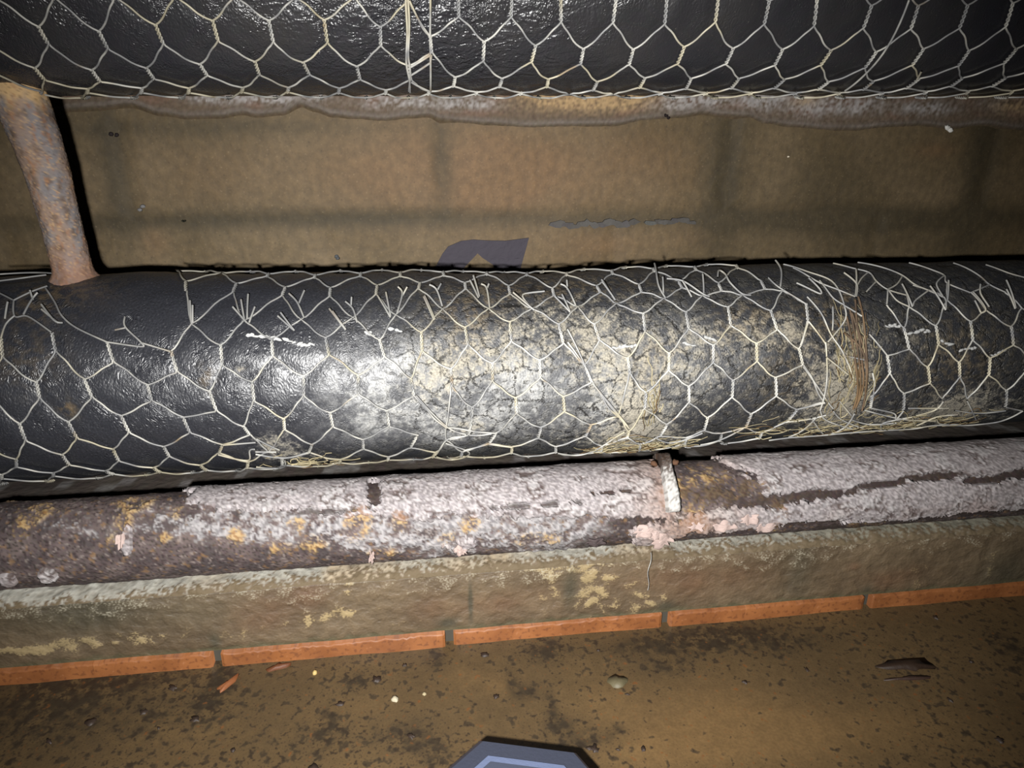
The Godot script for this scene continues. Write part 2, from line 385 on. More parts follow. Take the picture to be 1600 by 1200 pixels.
# ------------------------------------------------------------------ materials
func vertex_mat(rough: float, relief: float, rs := 60.0, spec := 0.4) -> StandardMaterial3D:
	var m := StandardMaterial3D.new()
	m.vertex_color_use_as_albedo = true
	m.roughness = rough
	m.metallic_specular = spec
	if relief > 0.0:
		m.heightmap_enabled = true
		m.heightmap_texture = mats.rough_grain
		m.heightmap_scale = relief
		m.uv1_triplanar = true
		m.uv1_world_triplanar = true
		m.uv1_scale = Vector3.ONE * rs
	return m

func make_materials() -> void:
	mats.rough_grain = grey_picture(512, 512, noise_bytes(512, 512, 0.02, 5, 3))
	mats.straw = vertex_mat(0.85, 0.0)
	mats.wire = vertex_mat(0.55, 0.0)
	mats.wire.metallic = 0.15
	mats.rust_wire = vertex_mat(0.8, 0.0)
	mats.rust_wire.albedo_color = Color8(150, 126, 104)
	mats.crust = vertex_mat(0.95, 0.012, 9.0, 0.2)
	mats.iron = vertex_mat(0.85, 0.03, 10.0, 0.3)
	mats.plaster = vertex_mat(0.8, 0.1, 6.0, 0.35)
	mats.debris = vertex_mat(0.6, 0.05, 9.0)
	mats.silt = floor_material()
	mats.wall = wall_material()
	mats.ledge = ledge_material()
	mats.upper = upper_material()
	mats.middle = middle_material()
	var d := StandardMaterial3D.new()
	d.albedo_color = Color8(92, 80, 62)
	d.roughness = 0.9
	mats.shell = d
	var o := StandardMaterial3D.new()
	o.albedo_texture = brick_picture()
	o.uv1_triplanar = true
	o.uv1_world_triplanar = true
	o.uv1_scale = Vector3.ONE * 3.0
	o.heightmap_enabled = true
	o.heightmap_texture = mats.rough_grain
	o.heightmap_scale = 0.05
	o.roughness = 0.45
	mats.brick = o
	var j := StandardMaterial3D.new()
	j.albedo_color = Color8(46, 43, 35)
	j.roughness = 0.9
	mats.joint = j

func brick_picture() -> ImageTexture:
	var w := 512
	var a := noise_bytes(w, w, 0.01, 4, 61)
	var b := noise_bytes(w, w, 0.08, 3, 62)
	var out := PackedByteArray()
	out.resize(w * w * 3)
	for i in w * w:
		var c := Color8(102, 61, 32).lerp(Color8(122, 76, 42), clampf(a[i] / 255.0 * 1.6 - 0.3, 0, 1))
		c = c.lerp(Color8(80, 46, 26), sm(0.62, 0.8, b[i] / 255.0) * 0.6)
		c = c.lerp(Color8(140, 98, 70), sm(0.75, 0.9, 1.0 - b[i] / 255.0) * 0.4)
		out[i * 3] = c.r8
		out[i * 3 + 1] = c.g8
		out[i * 3 + 2] = c.b8
	return picture(w, w, out)

func wall_material() -> StandardMaterial3D:
	# rendered blocks: u = (x + 0.6) / 1.6, v runs down from y = 0.04 to -0.36
	var w := 2048
	var h := 512
	var x0 := -0.6
	var x1 := 1.0
	var y0 := 0.04
	var y1 := -0.36
	var big := noise_bytes(w, h, 0.004, 5, 71, 1, 1, false, 40.0)
	var fine := noise_bytes(w, h, 0.05, 4, 72)
	var tiny := noise_bytes(w, h, 0.2, 2, 73)
	var streak := noise_bytes(w, h, 0.09, 3, 74, 1, 4)
	var rust := field_bytes(w, h, x0, x1, y0, y1, WALL_RUST, 8)
	var olive := field_bytes(w, h, x0, x1, y0, y1, WALL_OLIVE, 4)
	var out := PackedByteArray()
	out.resize(w * h * 3)
	for i in w * h:
		var n := big[i] / 255.0
		var f := fine[i] / 255.0
		var t := tiny[i] / 255.0
		var c := Color(0.345, 0.292, 0.213).lerp(Color(0.268, 0.222, 0.142), n)
		c = c.lerp(Color(0.365, 0.275, 0.182), clampf(rust[i] / 127.0 * (0.5 + n * 0.8), 0, 1) * 0.75)
		c = c.lerp(Color(0.200, 0.170, 0.110), clampf(olive[i] / 127.0 * (0.8 + n * 0.5), 0, 1) * 0.9)
		c *= 0.80 + f * 0.22 + t * 0.08 + streak[i] / 255.0 * 0.08
		if t > 0.84: c = c.lerp(Color(0.56, 0.50, 0.42), 0.25)
		if t < 0.12: c *= 0.8
		out[i * 3] = clampi(int(c.r * 255), 0, 255)
		out[i * 3 + 1] = clampi(int(c.g * 255), 0, 255)
		out[i * 3 + 2] = clampi(int(c.b * 255), 0, 255)
	var m := StandardMaterial3D.new()
	m.albedo_texture = picture(w, h, out)
	m.heightmap_enabled = true
	m.heightmap_texture = grey_picture(w, h, fine)
	m.heightmap_scale = 0.05
	m.roughness = 0.72
	m.metallic_specular = 0.4
	return m

func ledge_material() -> StandardMaterial3D:
	# slurried bricks: u = (x + 0.6) / 1.6, v from y = -0.43 down to -0.53
	var w := 2048
	var h := 192
	var x0 := -0.6
	var x1 := 1.0
	var y0 := -0.42
	var y1 := -0.54
	var big := noise_bytes(w, h, 0.008, 4, 81, 1, 1, false, 30.0)
	var mid := noise_bytes(w, h, 0.04, 4, 84, 1, 1, false, 12.0)
	var tiny := noise_bytes(w, h, 0.28, 3, 83)
	var pale := field_bytes(w, h, x0, x1, y0, y1, LEDGE_PALE, 4)
	var rust := field_bytes(w, h, x0, x1, y0, y1, LEDGE_RUST, 4)
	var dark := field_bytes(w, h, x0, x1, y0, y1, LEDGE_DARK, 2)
	var out := PackedByteArray()
	out.resize(w * h * 3)
	for i in w * h:
		var n := big[i] / 255.0
		var f := mid[i] / 255.0
		var t := tiny[i] / 255.0
		var y := y0 + (y1 - y0) * (i / w) / h
		var c := Color(0.331, 0.280, 0.211).lerp(Color(0.254, 0.206, 0.146), n)
		c = c.lerp(Color(0.327, 0.215, 0.142), clampf(rust[i] / 127.0, 0, 1) * (0.1 + 0.5 * n))
		c = c.lerp(Color(0.473, 0.413, 0.297), sm(0.34, 0.52, pale[i] / 127.0 * 0.42 + (f - 0.5) * 0.9 + (t - 0.5) * 0.45) * clampf(pale[i] / 50.0, 0, 1) * 0.9)
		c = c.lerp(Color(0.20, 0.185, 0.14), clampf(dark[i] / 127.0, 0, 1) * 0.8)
		c = c.lerp(Color(0.25, 0.235, 0.16), sm(-0.505, -0.513, y + (f - 0.5) * 0.008) * 0.8)
		# salts creeping down from the mortar bed
		var salt := sm(-0.472, -0.442, y + (f - 0.5) * 0.03 + (n - 0.5) * 0.03) * 0.8
		c = c.lerp(Color(0.456, 0.439, 0.391), sm(0.5, 0.95, salt * 0.72 + (t - 0.5) * 0.9 + (f - 0.5) * 0.5) * 0.8)
		c *= 0.82 + f * 0.2 + t * 0.16
		out[i * 3] = clampi(int(c.r * 255), 0, 255)
		out[i * 3 + 1] = clampi(int(c.g * 255), 0, 255)
		out[i * 3 + 2] = clampi(int(c.b * 255), 0, 255)
	var m := StandardMaterial3D.new()
	m.albedo_texture = picture(w, h, out)
	m.heightmap_enabled = true
	m.heightmap_texture = grey_picture(w, h, mid)
	m.heightmap_scale = 0.16
	m.roughness = 0.6
	return m

func floor_material() -> StandardMaterial3D:
	# wet silt: u = (x + 0.6) / 1.6, v from z = -0.64 to -0.24
	var w := 2048
	var h := 512
	var x0 := -0.6
	var x1 := 1.0
	var y0 := -0.66
	var y1 := -0.26
	var big := noise_bytes(w, h, 0.005, 4, 91, 1, 1, false, 40.0)
	var mid := noise_bytes(w, h, 0.045, 3, 92, 1, 1, false, 14.0)
	var spot := noise_bytes(w, h, 0.075, 3, 95)
	var tiny := noise_bytes(w, h, 0.2, 2, 93)
	var pale := field_bytes(w, h, x0, x1, y0, y1, FLOOR_PALE, 8)
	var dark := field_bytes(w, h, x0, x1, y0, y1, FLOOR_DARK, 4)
	var out := PackedByteArray()
	out.resize(w * h * 3)
	for i in w * h:
		var n := big[i] / 255.0
		var f := mid[i] / 255.0
		var s := spot[i] / 255.0
		var t := tiny[i] / 255.0
		var pl := clampf(pale[i] / 127.0, 0, 1)
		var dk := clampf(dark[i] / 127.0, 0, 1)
		var c := Color(0.265, 0.212, 0.141).lerp(Color(0.312, 0.249, 0.163), n)
		c = c.lerp(Color(0.358, 0.279, 0.177), pl * 0.8)
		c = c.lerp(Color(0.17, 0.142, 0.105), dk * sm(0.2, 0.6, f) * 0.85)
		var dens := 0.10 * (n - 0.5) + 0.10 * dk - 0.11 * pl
		c = c.lerp(Color(0.155, 0.13, 0.10), sm(0.60, 0.70, f * 0.55 + s * 0.45 + dens) * 0.7)
		c = c.lerp(Color(0.15, 0.12, 0.09), sm(0.66, 0.76, s * 0.75 + t * 0.25 + dens) * 0.8)
		c = c.lerp(Color(0.14, 0.112, 0.085), sm(0.70, 0.8, t + dens * 1.3) * 0.55)
		c = c.lerp(Color(0.36, 0.215, 0.11), sm(0.74, 0.84, 1.0 - s) * sm(0.4, 0.7, f) * 0.7)
		c *= 0.84 + f * 0.14 + t * 0.16
		out[i * 3] = clampi(int(c.r * 255), 0, 255)
		out[i * 3 + 1] = clampi(int(c.g * 255), 0, 255)
		out[i * 3 + 2] = clampi(int(c.b * 255), 0, 255)
	var m := StandardMaterial3D.new()
	m.albedo_texture = picture(w, h, out)
	m.heightmap_enabled = true
	m.heightmap_texture = grey_picture(w, h, mid)
	m.heightmap_scale = 0.03
	m.roughness = 0.42
	m.metallic_specular = 0.35
	return m

func upper_material() -> StandardMaterial3D:
	# glossy black wrap with fine creases; u = (x + 0.5) / 1.25, v over angles -100 .. 110
	var w := 2048
	var h := 640
	var lines := wrinkle_bytes(w, h, 101, 0.010, 36.0)
	var folds := noise_bytes(w, h, 0.055, 3, 102, 2, 1, true, 22.0)
	var big := noise_bytes(w, h, 0.006, 3, 103)
	var grit := noise_bytes(w, h, 0.19, 2, 105, 1, 2, true, 7.0)
	var tiny := noise_bytes(w, h, 0.24, 2, 104)
	var out := PackedByteArray()
	out.resize(w * h * 3)
	var hgt := PackedByteArray()
	hgt.resize(w * h)
	for i in w * h:
		var u := float(i % w) / w * 1.25 - 0.5
		var n := big[i] / 255.0
		var t := tiny[i] / 255.0
		var k := 0.35 + 0.65 * sm(0.3, 0.0, u)
		var mid := exp(-pow((u - 0.03) / 0.11, 2.0))
		hgt[i] = clampi(int((lines[i] * 0.26 + grit[i] * 0.14) * k + folds[i] * (0.06 * k + 0.4 * mid) + n * 36.0), 0, 255)
		var c := Color(0.125, 0.125, 0.14).lerp(Color(0.16, 0.155, 0.155), n)
		if t > 0.86: c = c.lerp(Color(0.5, 0.47, 0.4), (t - 0.86) * 5.0)
		out[i * 3] = clampi(int(c.r * 255), 0, 255)
		out[i * 3 + 1] = clampi(int(c.g * 255), 0, 255)
		out[i * 3 + 2] = clampi(int(c.b * 255), 0, 255)
	var m := StandardMaterial3D.new()
	m.albedo_texture = picture(w, h, out)
	m.heightmap_enabled = true
	m.heightmap_texture = grey_picture(w, h, hgt)
	m.heightmap_scale = 0.42
	m.roughness = 0.33
	m.metallic_specular = 0.47
	return m

func middle_material() -> StandardMaterial3D:
	# black felt, dusty and cracked to the right; u = (x + 0.5) / 1.25, v over angles -100 .. 110
	var w := 2048
	var h := 640
	var lines := wrinkle_bytes(w, h, 111, 0.0085, 40.0)
	var cracks := crack_bytes(w, h, 0.022, 112, 26.0)
	var small := crack_bytes(w, h, 0.06, 116, 14.0)
	var big := noise_bytes(w, h, 0.01, 4, 113, 1, 1, false, 30.0)
	var mid := noise_bytes(w, h, 0.05, 4, 114, 1, 1, false, 10.0)
	var tiny := noise_bytes(w, h, 0.22, 2, 115)
	var grit := noise_bytes(w, h, 0.19, 2, 117, 1, 2, true, 7.0)
	var dust := field_bytes(w, h, -0.5, 0.75, -100.0, 110.0, DUST, 4)
	var sheen := field_bytes(w, h, -0.5, 0.75, -100.0, 110.0, SHEEN, 8)
	var rusty := field_bytes(w, h, -0.5, 0.75, -100.0, 110.0, RUSTY, 4)
	var out := PackedByteArray()
	out.resize(w * h * 3)
	var hgt := PackedByteArray()
	hgt.resize(w * h)
	var rgh := PackedByteArray()
	rgh.resize(w * h)
	for i in w * h:
		var u := float(i % w) / w * 1.25 - 0.5
		var n := big[i] / 255.0
		var f := mid[i] / 255.0
		var t := tiny[i] / 255.0
		var old := sm(-0.14, 0.06, u)      # how weathered: the left end is still smooth
		var dd := dust[i] / 127.0
		var d := sm(0.44, 1.0, dd * 0.58 + (f - 0.5) * 0.75 + (t - 0.5) * 0.3 + (n - 0.5) * 0.3 + 0.1 * old + 0.1)
		var c := Color(0.125, 0.128, 0.145).lerp(Color(0.165, 0.165, 0.165), n * old)
		c = c.lerp(Color(0.25, 0.24, 0.215), old * sm(0.35, 0.75, f) * 0.5)
		c = c.lerp(Color(0.49, 0.49, 0.485), clampf(sheen[i] / 110.0, 0, 1) * (0.35 + 0.6 * sm(0.3, 0.65, n * 0.5 + f * 0.5)))  # whitish sheen of the flash, put into the felt colour
		c = c.lerp(Color(0.36, 0.29, 0.19), clampf(rusty[i] / 127.0, 0, 1.2) * sm(0.3, 0.7, f) * 0.7)
		c = c.lerp(Color(0.52, 0.495, 0.44), clampf(d, 0, 1) * clampf(dd * 1.3, 0.0, 1.0) * 0.8)
		c *= 0.8 + 0.4 * t
		if t > 0.78: c = c.lerp(Color(0.6, 0.56, 0.48), (t - 0.78) * (1.5 + 2.5 * old))
		var line := 1.0 - sm(1.0, 6.0, float(cracks[i]))
		var fine := 1.0 - sm(1.0, 11.0, float(small[i]))
		var cr := maxf(line * sm(0.3, 0.5, n + old * 0.25 - 0.1), fine * 0.8 * sm(0.42, 0.6, f)) * old
		c = c.lerp(Color(0.06, 0.055, 0.05), cr * 0.8)
		hgt[i] = clampi(int(lines[i] * (0.26 - 0.08 * old) + grit[i] * 0.11 + n * 24.0 + f * 30.0 * old - cr * 55.0 + 50.0), 0, 255)
		rgh[i] = clampi(int(255.0 * (0.42 + 0.14 * old + 0.4 * clampf(d * dd, 0, 1))), 0, 255)
		out[i * 3] = clampi(int(c.r * 255), 0, 255)
		out[i * 3 + 1] = clampi(int(c.g * 255), 0, 255)
		out[i * 3 + 2] = clampi(int(c.b * 255), 0, 255)
	var m := StandardMaterial3D.new()
	m.albedo_texture = picture(w, h, out)
	m.heightmap_enabled = true
	m.heightmap_texture = grey_picture(w, h, hgt)
	m.heightmap_scale = 0.46
	m.roughness = 1.0
	m.roughness_texture = grey_picture(w, h, rgh)
	m.metallic_specular = 0.5
	return m

# ------------------------------------------------------------------ the room
func build_shell() -> void:
	var t := 0.1
	for q in [
		["wall_left", Vector3(-1.7, -0.1, -1.05), Vector3(-1.6, 1.2, 1.0), "dark end wall of the duct beyond its left end"],
		["wall_right", Vector3(2.4, -0.1, -1.05), Vector3(2.5, 1.2, 1.0), "dark end wall of the duct beyond its right end"],
		["wall_front", Vector3(-1.7, -0.1, 0.9), Vector3(2.5, 1.2, 1.0), "rendered duct wall behind the viewer"],
		["ceiling", Vector3(-1.7, 1.1, -1.05), Vector3(2.5, 1.2, 1.0), "concrete ceiling of the duct above the pipes"],
	]:
		var o := mesh_node(q[0], box_mesh(q[1], q[2], 0.002), mats.shell, self)
		tag(o, q[3], "ceiling" if q[0] == "ceiling" else "wall", "", "structure")

func wall_block(lo: Vector3, hi: Vector3, ch: float, u0: float, u1: float, v0: float, v1: float, tilt: float, nx: int, ny: int, deep := 0.0011, ragged := 0.0) -> ArrayMesh:
	# the front of a block with rounded arrises and returns, slightly uneven; lo/hi in eye-level heights
	var p := PackedVector3Array()
	var uv := PackedVector2Array()
	var xs := [0.0, 0.0]
	var ys := [0.0, 0.0]
	xs = [lo.x, lo.x, lo.x + ch * 0.2, lo.x + ch * 0.4, lo.x + ch * 0.6, lo.x + ch * 0.8, lo.x + ch]
	for i in range(1, nx): xs.append(lerpf(lo.x + ch, hi.x - ch, float(i) / nx))
	xs.append_array([hi.x - ch, hi.x - ch * 0.8, hi.x - ch * 0.6, hi.x - ch * 0.4, hi.x - ch * 0.2, hi.x, hi.x])
	ys = [hi.y, hi.y, hi.y - ch * 0.2, hi.y - ch * 0.4, hi.y - ch * 0.6, hi.y - ch * 0.8, hi.y - ch]
	for i in range(1, ny): ys.append(lerpf(hi.y - ch, lo.y + ch, float(i) / ny))
	ys.append_array([lo.y + ch, lo.y + ch * 0.8, lo.y + ch * 0.6, lo.y + ch * 0.4, lo.y + ch * 0.2, lo.y, lo.y])
	for i in xs.size():
		for j in ys.size():
			var ex: float = minf(xs[i] - lo.x, hi.x - xs[i])
			var ey: float = minf(ys[j] - lo.y, hi.y - ys[j])
			var e := minf(ex, ey)
			var z := hi.z - deep * (0.5 + 0.5 * cos(PI * clampf(e / ch, 0, 1)))
			z += 0.0012 * lump.get_noise_3d(xs[i] * 14.0, ys[j] * 14.0, 0.5) + tilt * (xs[i] - lo.x)
			if i == 0 or j == 0 or i == xs.size() - 1 or j == ys.size() - 1: z = lo.z
			var worn := ragged * sm(0.012, 0.0, hi.y - ys[j]) * (lump.get_noise_1d(xs[i] * 90.0) + 0.6 * lump.get_noise_1d(xs[i] * 330.0))
			p.append(Vector3(xs[i], ys[j] + EYE + worn, z))
			uv.append(Vector2((xs[i] - u0) / (u1 - u0), (ys[j] - v0) / (v1 - v0)))
	return grid_mesh(xs.size(), ys.size(), p, PackedColorArray(), uv, true, PackedByteArray(), 1)

func build_wall() -> void:
	var wall := base_node("wall_back", Vector3.ZERO)
	tag(wall, "brown rendered block wall behind the pipes with damp olive joints", "wall", "", "structure")
	mesh_node("backing", box_mesh(Vector3(-1.7, -0.1, -1.05), Vector3(2.5, 1.2, WALL_Z - 0.0045), 0.001), mats.shell, wall)
	# courses of blocks: top, bottom, where one joint stands
	var pitch := 0.371
	for course in [[-0.145, -0.012, 0.0328], [-0.262, -0.145, -0.115], [-0.36, -0.262, 0.0328]]:
		for k in range(-3, 5):
			var a: float = course[2] + k * pitch
			if a > 1.35 or a + pitch < -1.0: continue
			mesh_node("block", wall_block(Vector3(a, course[0], WALL_Z - 0.004), Vector3(a + pitch, course[1], WALL_Z), 0.02, -0.6, 1.0, 0.04, -0.36, 0.0, 18, 8, 0.0016), mats.wall, wall)
	# the mortar that has slumped over the top of the render
	var nu := 1150
	var nv := 34
	var p := PackedVector3Array()
	var c := PackedColorArray()
	var x0 := -0.6
	var x1 := 1.0
	var white := field(400, 40, x0, x1, 0.03, -0.05, LIP_WHITE)
	var tan_ := field(400, 40, x0, x1, 0.03, -0.05, LIP_TAN)
	for i in nu:
		var x := lerpf(x0, x1, float(i) / (nu - 1))
		var yb := lip_at(x)
		for j in nv:
			var t := float(j) / (nv - 1)
			var y := lerpf(0.05, yb, minf(t / 0.9, 1.0))
			var near := sm(0.012, 0.001, y - yb)
			var z := WALL_Z + 0.0015 + 0.0015 * near * (0.6 + 0.5 * lump.get_noise_2d(x * 9.0, 3.0)) + 0.0009 * lump.get_noise_2d(x * 50.0, y * 50.0) + 0.0004 * lump.get_noise_2d(x * 200.0, y * 200.0)
			if t > 0.9:
				z = lerpf(z, WALL_Z - 0.003, (t - 0.9) / 0.1)
				y -= 0.007 * (t - 0.9) / 0.1
			p.append(Vector3(x, y + EYE, z))
			var fi := clampi(int((x - x0) / (x1 - x0) * 400), 0, 399) + 400 * clampi(int((0.03 - y) / 0.08 * 40), 0, 39)
			var g := lump.get_noise_2d(x * 130.0, y * 210.0)
			var k := lin(78, 66, 54).lerp(lin(68, 60, 51), sm(0.01, 0.0, y - yb))
			k = k.lerp(lin(92, 70, 58), clampf(lump.get_noise_2d(x * 12.0, y * 30.0 + 4.0) * 1.5, 0, 0.6) * (1.0 - near))
			k = k.lerp(lin(124, 120, 118), clampf(white[fi] * (0.7 + g * 1.1 + 0.9 * lump.get_noise_2d(x * 45.0, y * 60.0)), 0, 0.9) * (1.0 - near * 0.85))
			k = k.lerp(lin(132, 110, 80), clampf(tan_[fi] * (0.8 + g * 0.9 + 0.7 * lump.get_noise_2d(x * 45.0, y * 60.0)), 0, 1) * (1.0 - near * 0.85))
			k = k.lerp(lin(98, 90, 84), exp(-pow((y - yb - 0.0025) / 0.0022, 2.0)) * (0.5 + 0.5 * lump.get_noise_2d(x * 8.0, 9.0)))
			k = k.lerp(lin(74, 62, 46), sm(0.88, 0.97, t))
			c.append(k * (1.0 + g * 0.35))
	mesh_node("slumped_mortar", grid_mesh(nu, nv, p, c, PackedVector2Array(), true), mats.plaster, wall)
	# flat marks on the render: a dark painted arch and a streak of grey skin
	var arch := [0.0144, -0.215, 0.0204, -0.2074, 0.03, -0.190, 0.0379, -0.1803, 0.055, -0.1735, 0.071, -0.1721, 0.09, -0.1738, 0.1126, -0.1747, 0.128, -0.1730, 0.1428, -0.1715, 0.1390, -0.186, 0.1337, -0.205, 0.130, -0.222, 0.104, -0.222, 0.0956, -0.2054, 0.082, -0.196, 0.0758, -0.190, 0.068, -0.198, 0.058, -0.208, 0.052, -0.222, 0.012, -0.222]
	tag(mesh_node("paint_patch", patch(arch, WALL_Z + 0.0012, 0.0006, lin(50, 49, 53)), mats.plaster, wall), "dark grey arch of old paint on the render")
	for k in 22:
		var x := 0.178 + 0.182 * (k + rng.randf_range(-0.3, 0.3)) / 21.0
		if k in [13, 14]: continue
		var big := 1.0 if k < 13 else 0.7
		var poly := []
		var n := 8
		for s in n:
			var a := TAU * s / n
			var r := rng.randf_range(0.55, 1.25)
			poly.append(x + cos(a) * 0.0085 * r)
			poly.append(-0.156 + 0.0022 * sin(k * 1.7) + sin(a) * 0.0045 * big * r + (0.002 if k > 16 else 0.0))
		mesh_node("lime_skin", patch(poly, WALL_Z + 0.0014, 0.0004 + 0.00005 * k, lin(66, 64, 62) * rng.randf_range(0.8, 1.1)), mats.plaster, wall)

func lip_at(x: float) -> float:
	var n := LIP.size() / 2
	if x <= LIP[0]: return LIP[1]
	for i in n - 1:
		if x < LIP[i * 2 + 2]:
			var t: float = (x - LIP[i * 2]) / (LIP[i * 2 + 2] - LIP[i * 2])
			return lerpf(LIP[i * 2 + 1], LIP[i * 2 + 3], t * t * (3.0 - 2.0 * t))
	return LIP[n * 2 - 1]

func patch(poly: Array, z: float, thick: float, col: Color) -> ArrayMesh:
	# a thin scab with an outline of its own, standing proud of the wall
	var pts := PackedVector2Array()
	for i in range(0, poly.size(), 2): pts.append(Vector2(poly[i], poly[i + 1] + EYE))
	if Geometry2D.is_polygon_clockwise(pts): pts.reverse()
	var tri := Geometry2D.triangulate_polygon(pts)
	var st := SurfaceTool.new()
	st.begin(Mesh.PRIMITIVE_TRIANGLES)
	st.set_smooth_group(-1)
	st.set_color(col)
	for t in range(0, tri.size(), 3):
		var a := pts[tri[t]]
		var b := pts[tri[t + 1]]
		var c := pts[tri[t + 2]]
		if (b - a).cross(c - a) > 0.0:
			var s := b
			b = c
			c = s
		for v in [a, b, c]: st.add_vertex(Vector3(v.x, v.y, z + thick))
	for i in pts.size():
		var a := pts[i]
		var b := pts[(i + 1) % pts.size()]
		quad(st, Vector3(a.x, a.y, z - 0.003), Vector3(b.x, b.y, z - 0.003), Vector3(b.x, b.y, z + thick), Vector3(a.x, a.y, z + thick))
	st.generate_normals()
	return st.commit()

# ------------------------------------------------------------------ the brick ledge
func build_ledge() -> void:
	var ledge := base_node("wall_lower", Vector3.ZERO)
	tag(ledge, "low slurried brick ledge under the rusty pipe with one clean orange course at its foot", "ledge", "", "structure")
	var pitch := 0.2311
	mesh_node("brick_core", box_mesh(Vector3(-1.6, -0.05, WALL_Z - 0.02), Vector3(2.4, LEDGE_TOP + EYE - 0.012, LEDGE_Z - 0.008), 0.002), mats.joint, ledge)
	for k in range(-5, 9):
		var a := -0.2179 + k * pitch
		var d := rng.randf_range(-0.001, 0.001)
		mesh_node("orange_brick", wall_block(Vector3(a + 0.0045, -0.575, LEDGE_Z - 0.1), Vector3(a + pitch - 0.0045, -0.5145, LEDGE_Z + d), 0.003, 0.0, 1.0, 0.0, 1.0, 0.0, 60, 8, 0.001, 0.0022), mats.brick, ledge)
	for k in range(-5, 9):
		var a := -0.0871 + k * pitch
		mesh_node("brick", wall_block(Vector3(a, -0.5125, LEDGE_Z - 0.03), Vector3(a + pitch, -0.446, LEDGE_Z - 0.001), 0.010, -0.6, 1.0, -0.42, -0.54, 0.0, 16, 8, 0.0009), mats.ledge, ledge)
	# the mortar bed on top, its front edge rounded over
	var nu := 1100
	var p := PackedVector3Array()
	var c := PackedColorArray()
	var prof := [[-0.952, -0.424], [-0.9, -0.421], [-0.85, -0.418], [-0.8, -0.414], [-0.75, -0.409], [-0.72, -0.405], [-0.705, -0.41], [-0.69, -0.43], [-0.66, -0.4375], [-0.648, -0.4375], [-0.641, -0.4375], [-0.636, -0.4378], [-0.631, -0.4384], [-0.627, -0.4393], [-0.6235, -0.4405], [-0.621, -0.4420], [-0.6192, -0.4438], [-0.6182, -0.446], [-0.6178, -0.448], [-0.620, -0.450]]
	var coarse := prof
	prof = []
	for i in coarse.size() - 1:
		for k in 3: prof.append([lerpf(coarse[i][0], coarse[i + 1][0], k / 3.0), lerpf(coarse[i][1], coarse[i + 1][1], k / 3.0)])
	prof.append(coarse[coarse.size() - 1])
	for i in nu:
		var x := lerpf(-0.62, 1.05, float(i) / (nu - 1))
		var rough := lump.get_noise_2d(x * 16.0, 1.0)
		for j in prof.size():
			var front := sm(-0.68, -0.63, prof[j][0])
			var s := float(j) / prof.size()
			var n := lump.get_noise_3d(x * 70.0, prof[j][1] * 70.0, prof[j][0] * 70.0)
			var g := grain.get_noise_3d(x * 170.0, prof[j][1] * 170.0, prof[j][0] * 170.0)
			var y: float = prof[j][1] + front * (0.0035 * rough + 0.0018 * n)
			var z: float = prof[j][0] + front * (0.0012 * n + 0.0008 * g)
			if j == prof.size() - 1: z = LEDGE_Z - 0.008
			p.append(Vector3(x, y + EYE, z))
			var k := lin(74, 67, 61).lerp(lin(58, 51, 47), clampf(0.5 + lump.get_noise_2d(x * 8.0, prof[j][0] * 30.0), 0, 1))
			k = k.lerp(lin(110, 107, 105), sm(0.25, 0.4, lump.get_noise_2d(x * 14.0 + 5.0, prof[j][0] * 18.0)) * 0.8)
			var edge := lin(110, 106, 97).lerp(lin(142, 141, 133), clampf(0.5 + n * 0.8 + g * 0.5, 0, 1))
			edge = edge.lerp(lin(89, 86, 72), sm(0.25, 0.5, x) * 0.7)
			var tanned := clampf(0.3 + lump.get_noise_2d(x * 10.0, 21.0) * 2.0, 0, 1) * sm(-0.3, -0.1, x) * sm(0.3, 0.2, x)
			edge = edge.lerp(lin(129, 112, 87), tanned * 0.6)
			k = k.lerp(edge, front)
			var off := 0.12 * sm(-0.15, -0.35, x)
			k = k.lerp(lin(79, 67, 52), sm(0.60 + off, 0.76 + off, s + n * 0.16 + 0.25 * g))
			c.append(k)
	mesh_node("mortar_bed", grid_mesh(nu, prof.size(), p, c, PackedVector2Array()), mats.plaster, ledge)

func build_floor() -> void:
	var nu := 150
	var nv := 90
	var p := PackedVector3Array()
	var uv := PackedVector2Array()
	for i in nu:
		var x := lerpf(-1.6, 2.4, float(i) / (nu - 1))
		for j in nv:
			var z := lerpf(LEDGE_Z - 0.02, 0.95, pow(float(j) / (nv - 1), 1.6))
			p.append(Vector3(x, 0.0012 * lump.get_noise_2d(x * 9.0, z * 9.0), z))
			uv.append(Vector2((x + 0.6) / 1.6, (z + 0.66) / 0.4))
	var o := base_node("floor", Vector3.ZERO)
	tag(o, "wet brown silt floor speckled with dark grit in front of the brick ledge", "floor", "", "structure")
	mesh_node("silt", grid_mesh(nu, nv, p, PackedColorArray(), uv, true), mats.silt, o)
	mesh_node("slab", box_mesh(Vector3(-1.7, -0.1, -1.05), Vector3(2.5, -0.012, 1.0), 0.002), mats.shell, o)

# ------------------------------------------------------------------ pipes
func pipe_axis(which: int, s: float) -> Vector3:
	# x: height of the axis over the eye, y: its depth, z: radius
	if which == 0: return Vector3(0.11, -0.782, 0.11)
	if which == 2: return Vector3(-0.4065, -0.665, 0.042)
	var t := STATIONS
	if s <= t[0]: return Vector3(t[1], -0.774, t[2])
	for i in range(0, t.size() - 3, 3):
		if s < t[i + 3]:
			var k: float = (s - t[i]) / (t[i + 3] - t[i])
			return Vector3(lerpf(t[i + 1], t[i + 4], k), -0.774, lerpf(t[i + 2], t[i + 5], k))
	return Vector3(t[t.size() - 2], -0.774, t[t.size() - 1])

func on_pipe(which: int, s: float, deg: float, over := 0.0) -> Vector3:
	var q := pipe_axis(which, s)
	var a := deg_to_rad(deg)
	return Vector3(s, q.x + EYE + (q.z + over) * sin(a), q.y + (q.z + over) * cos(a))

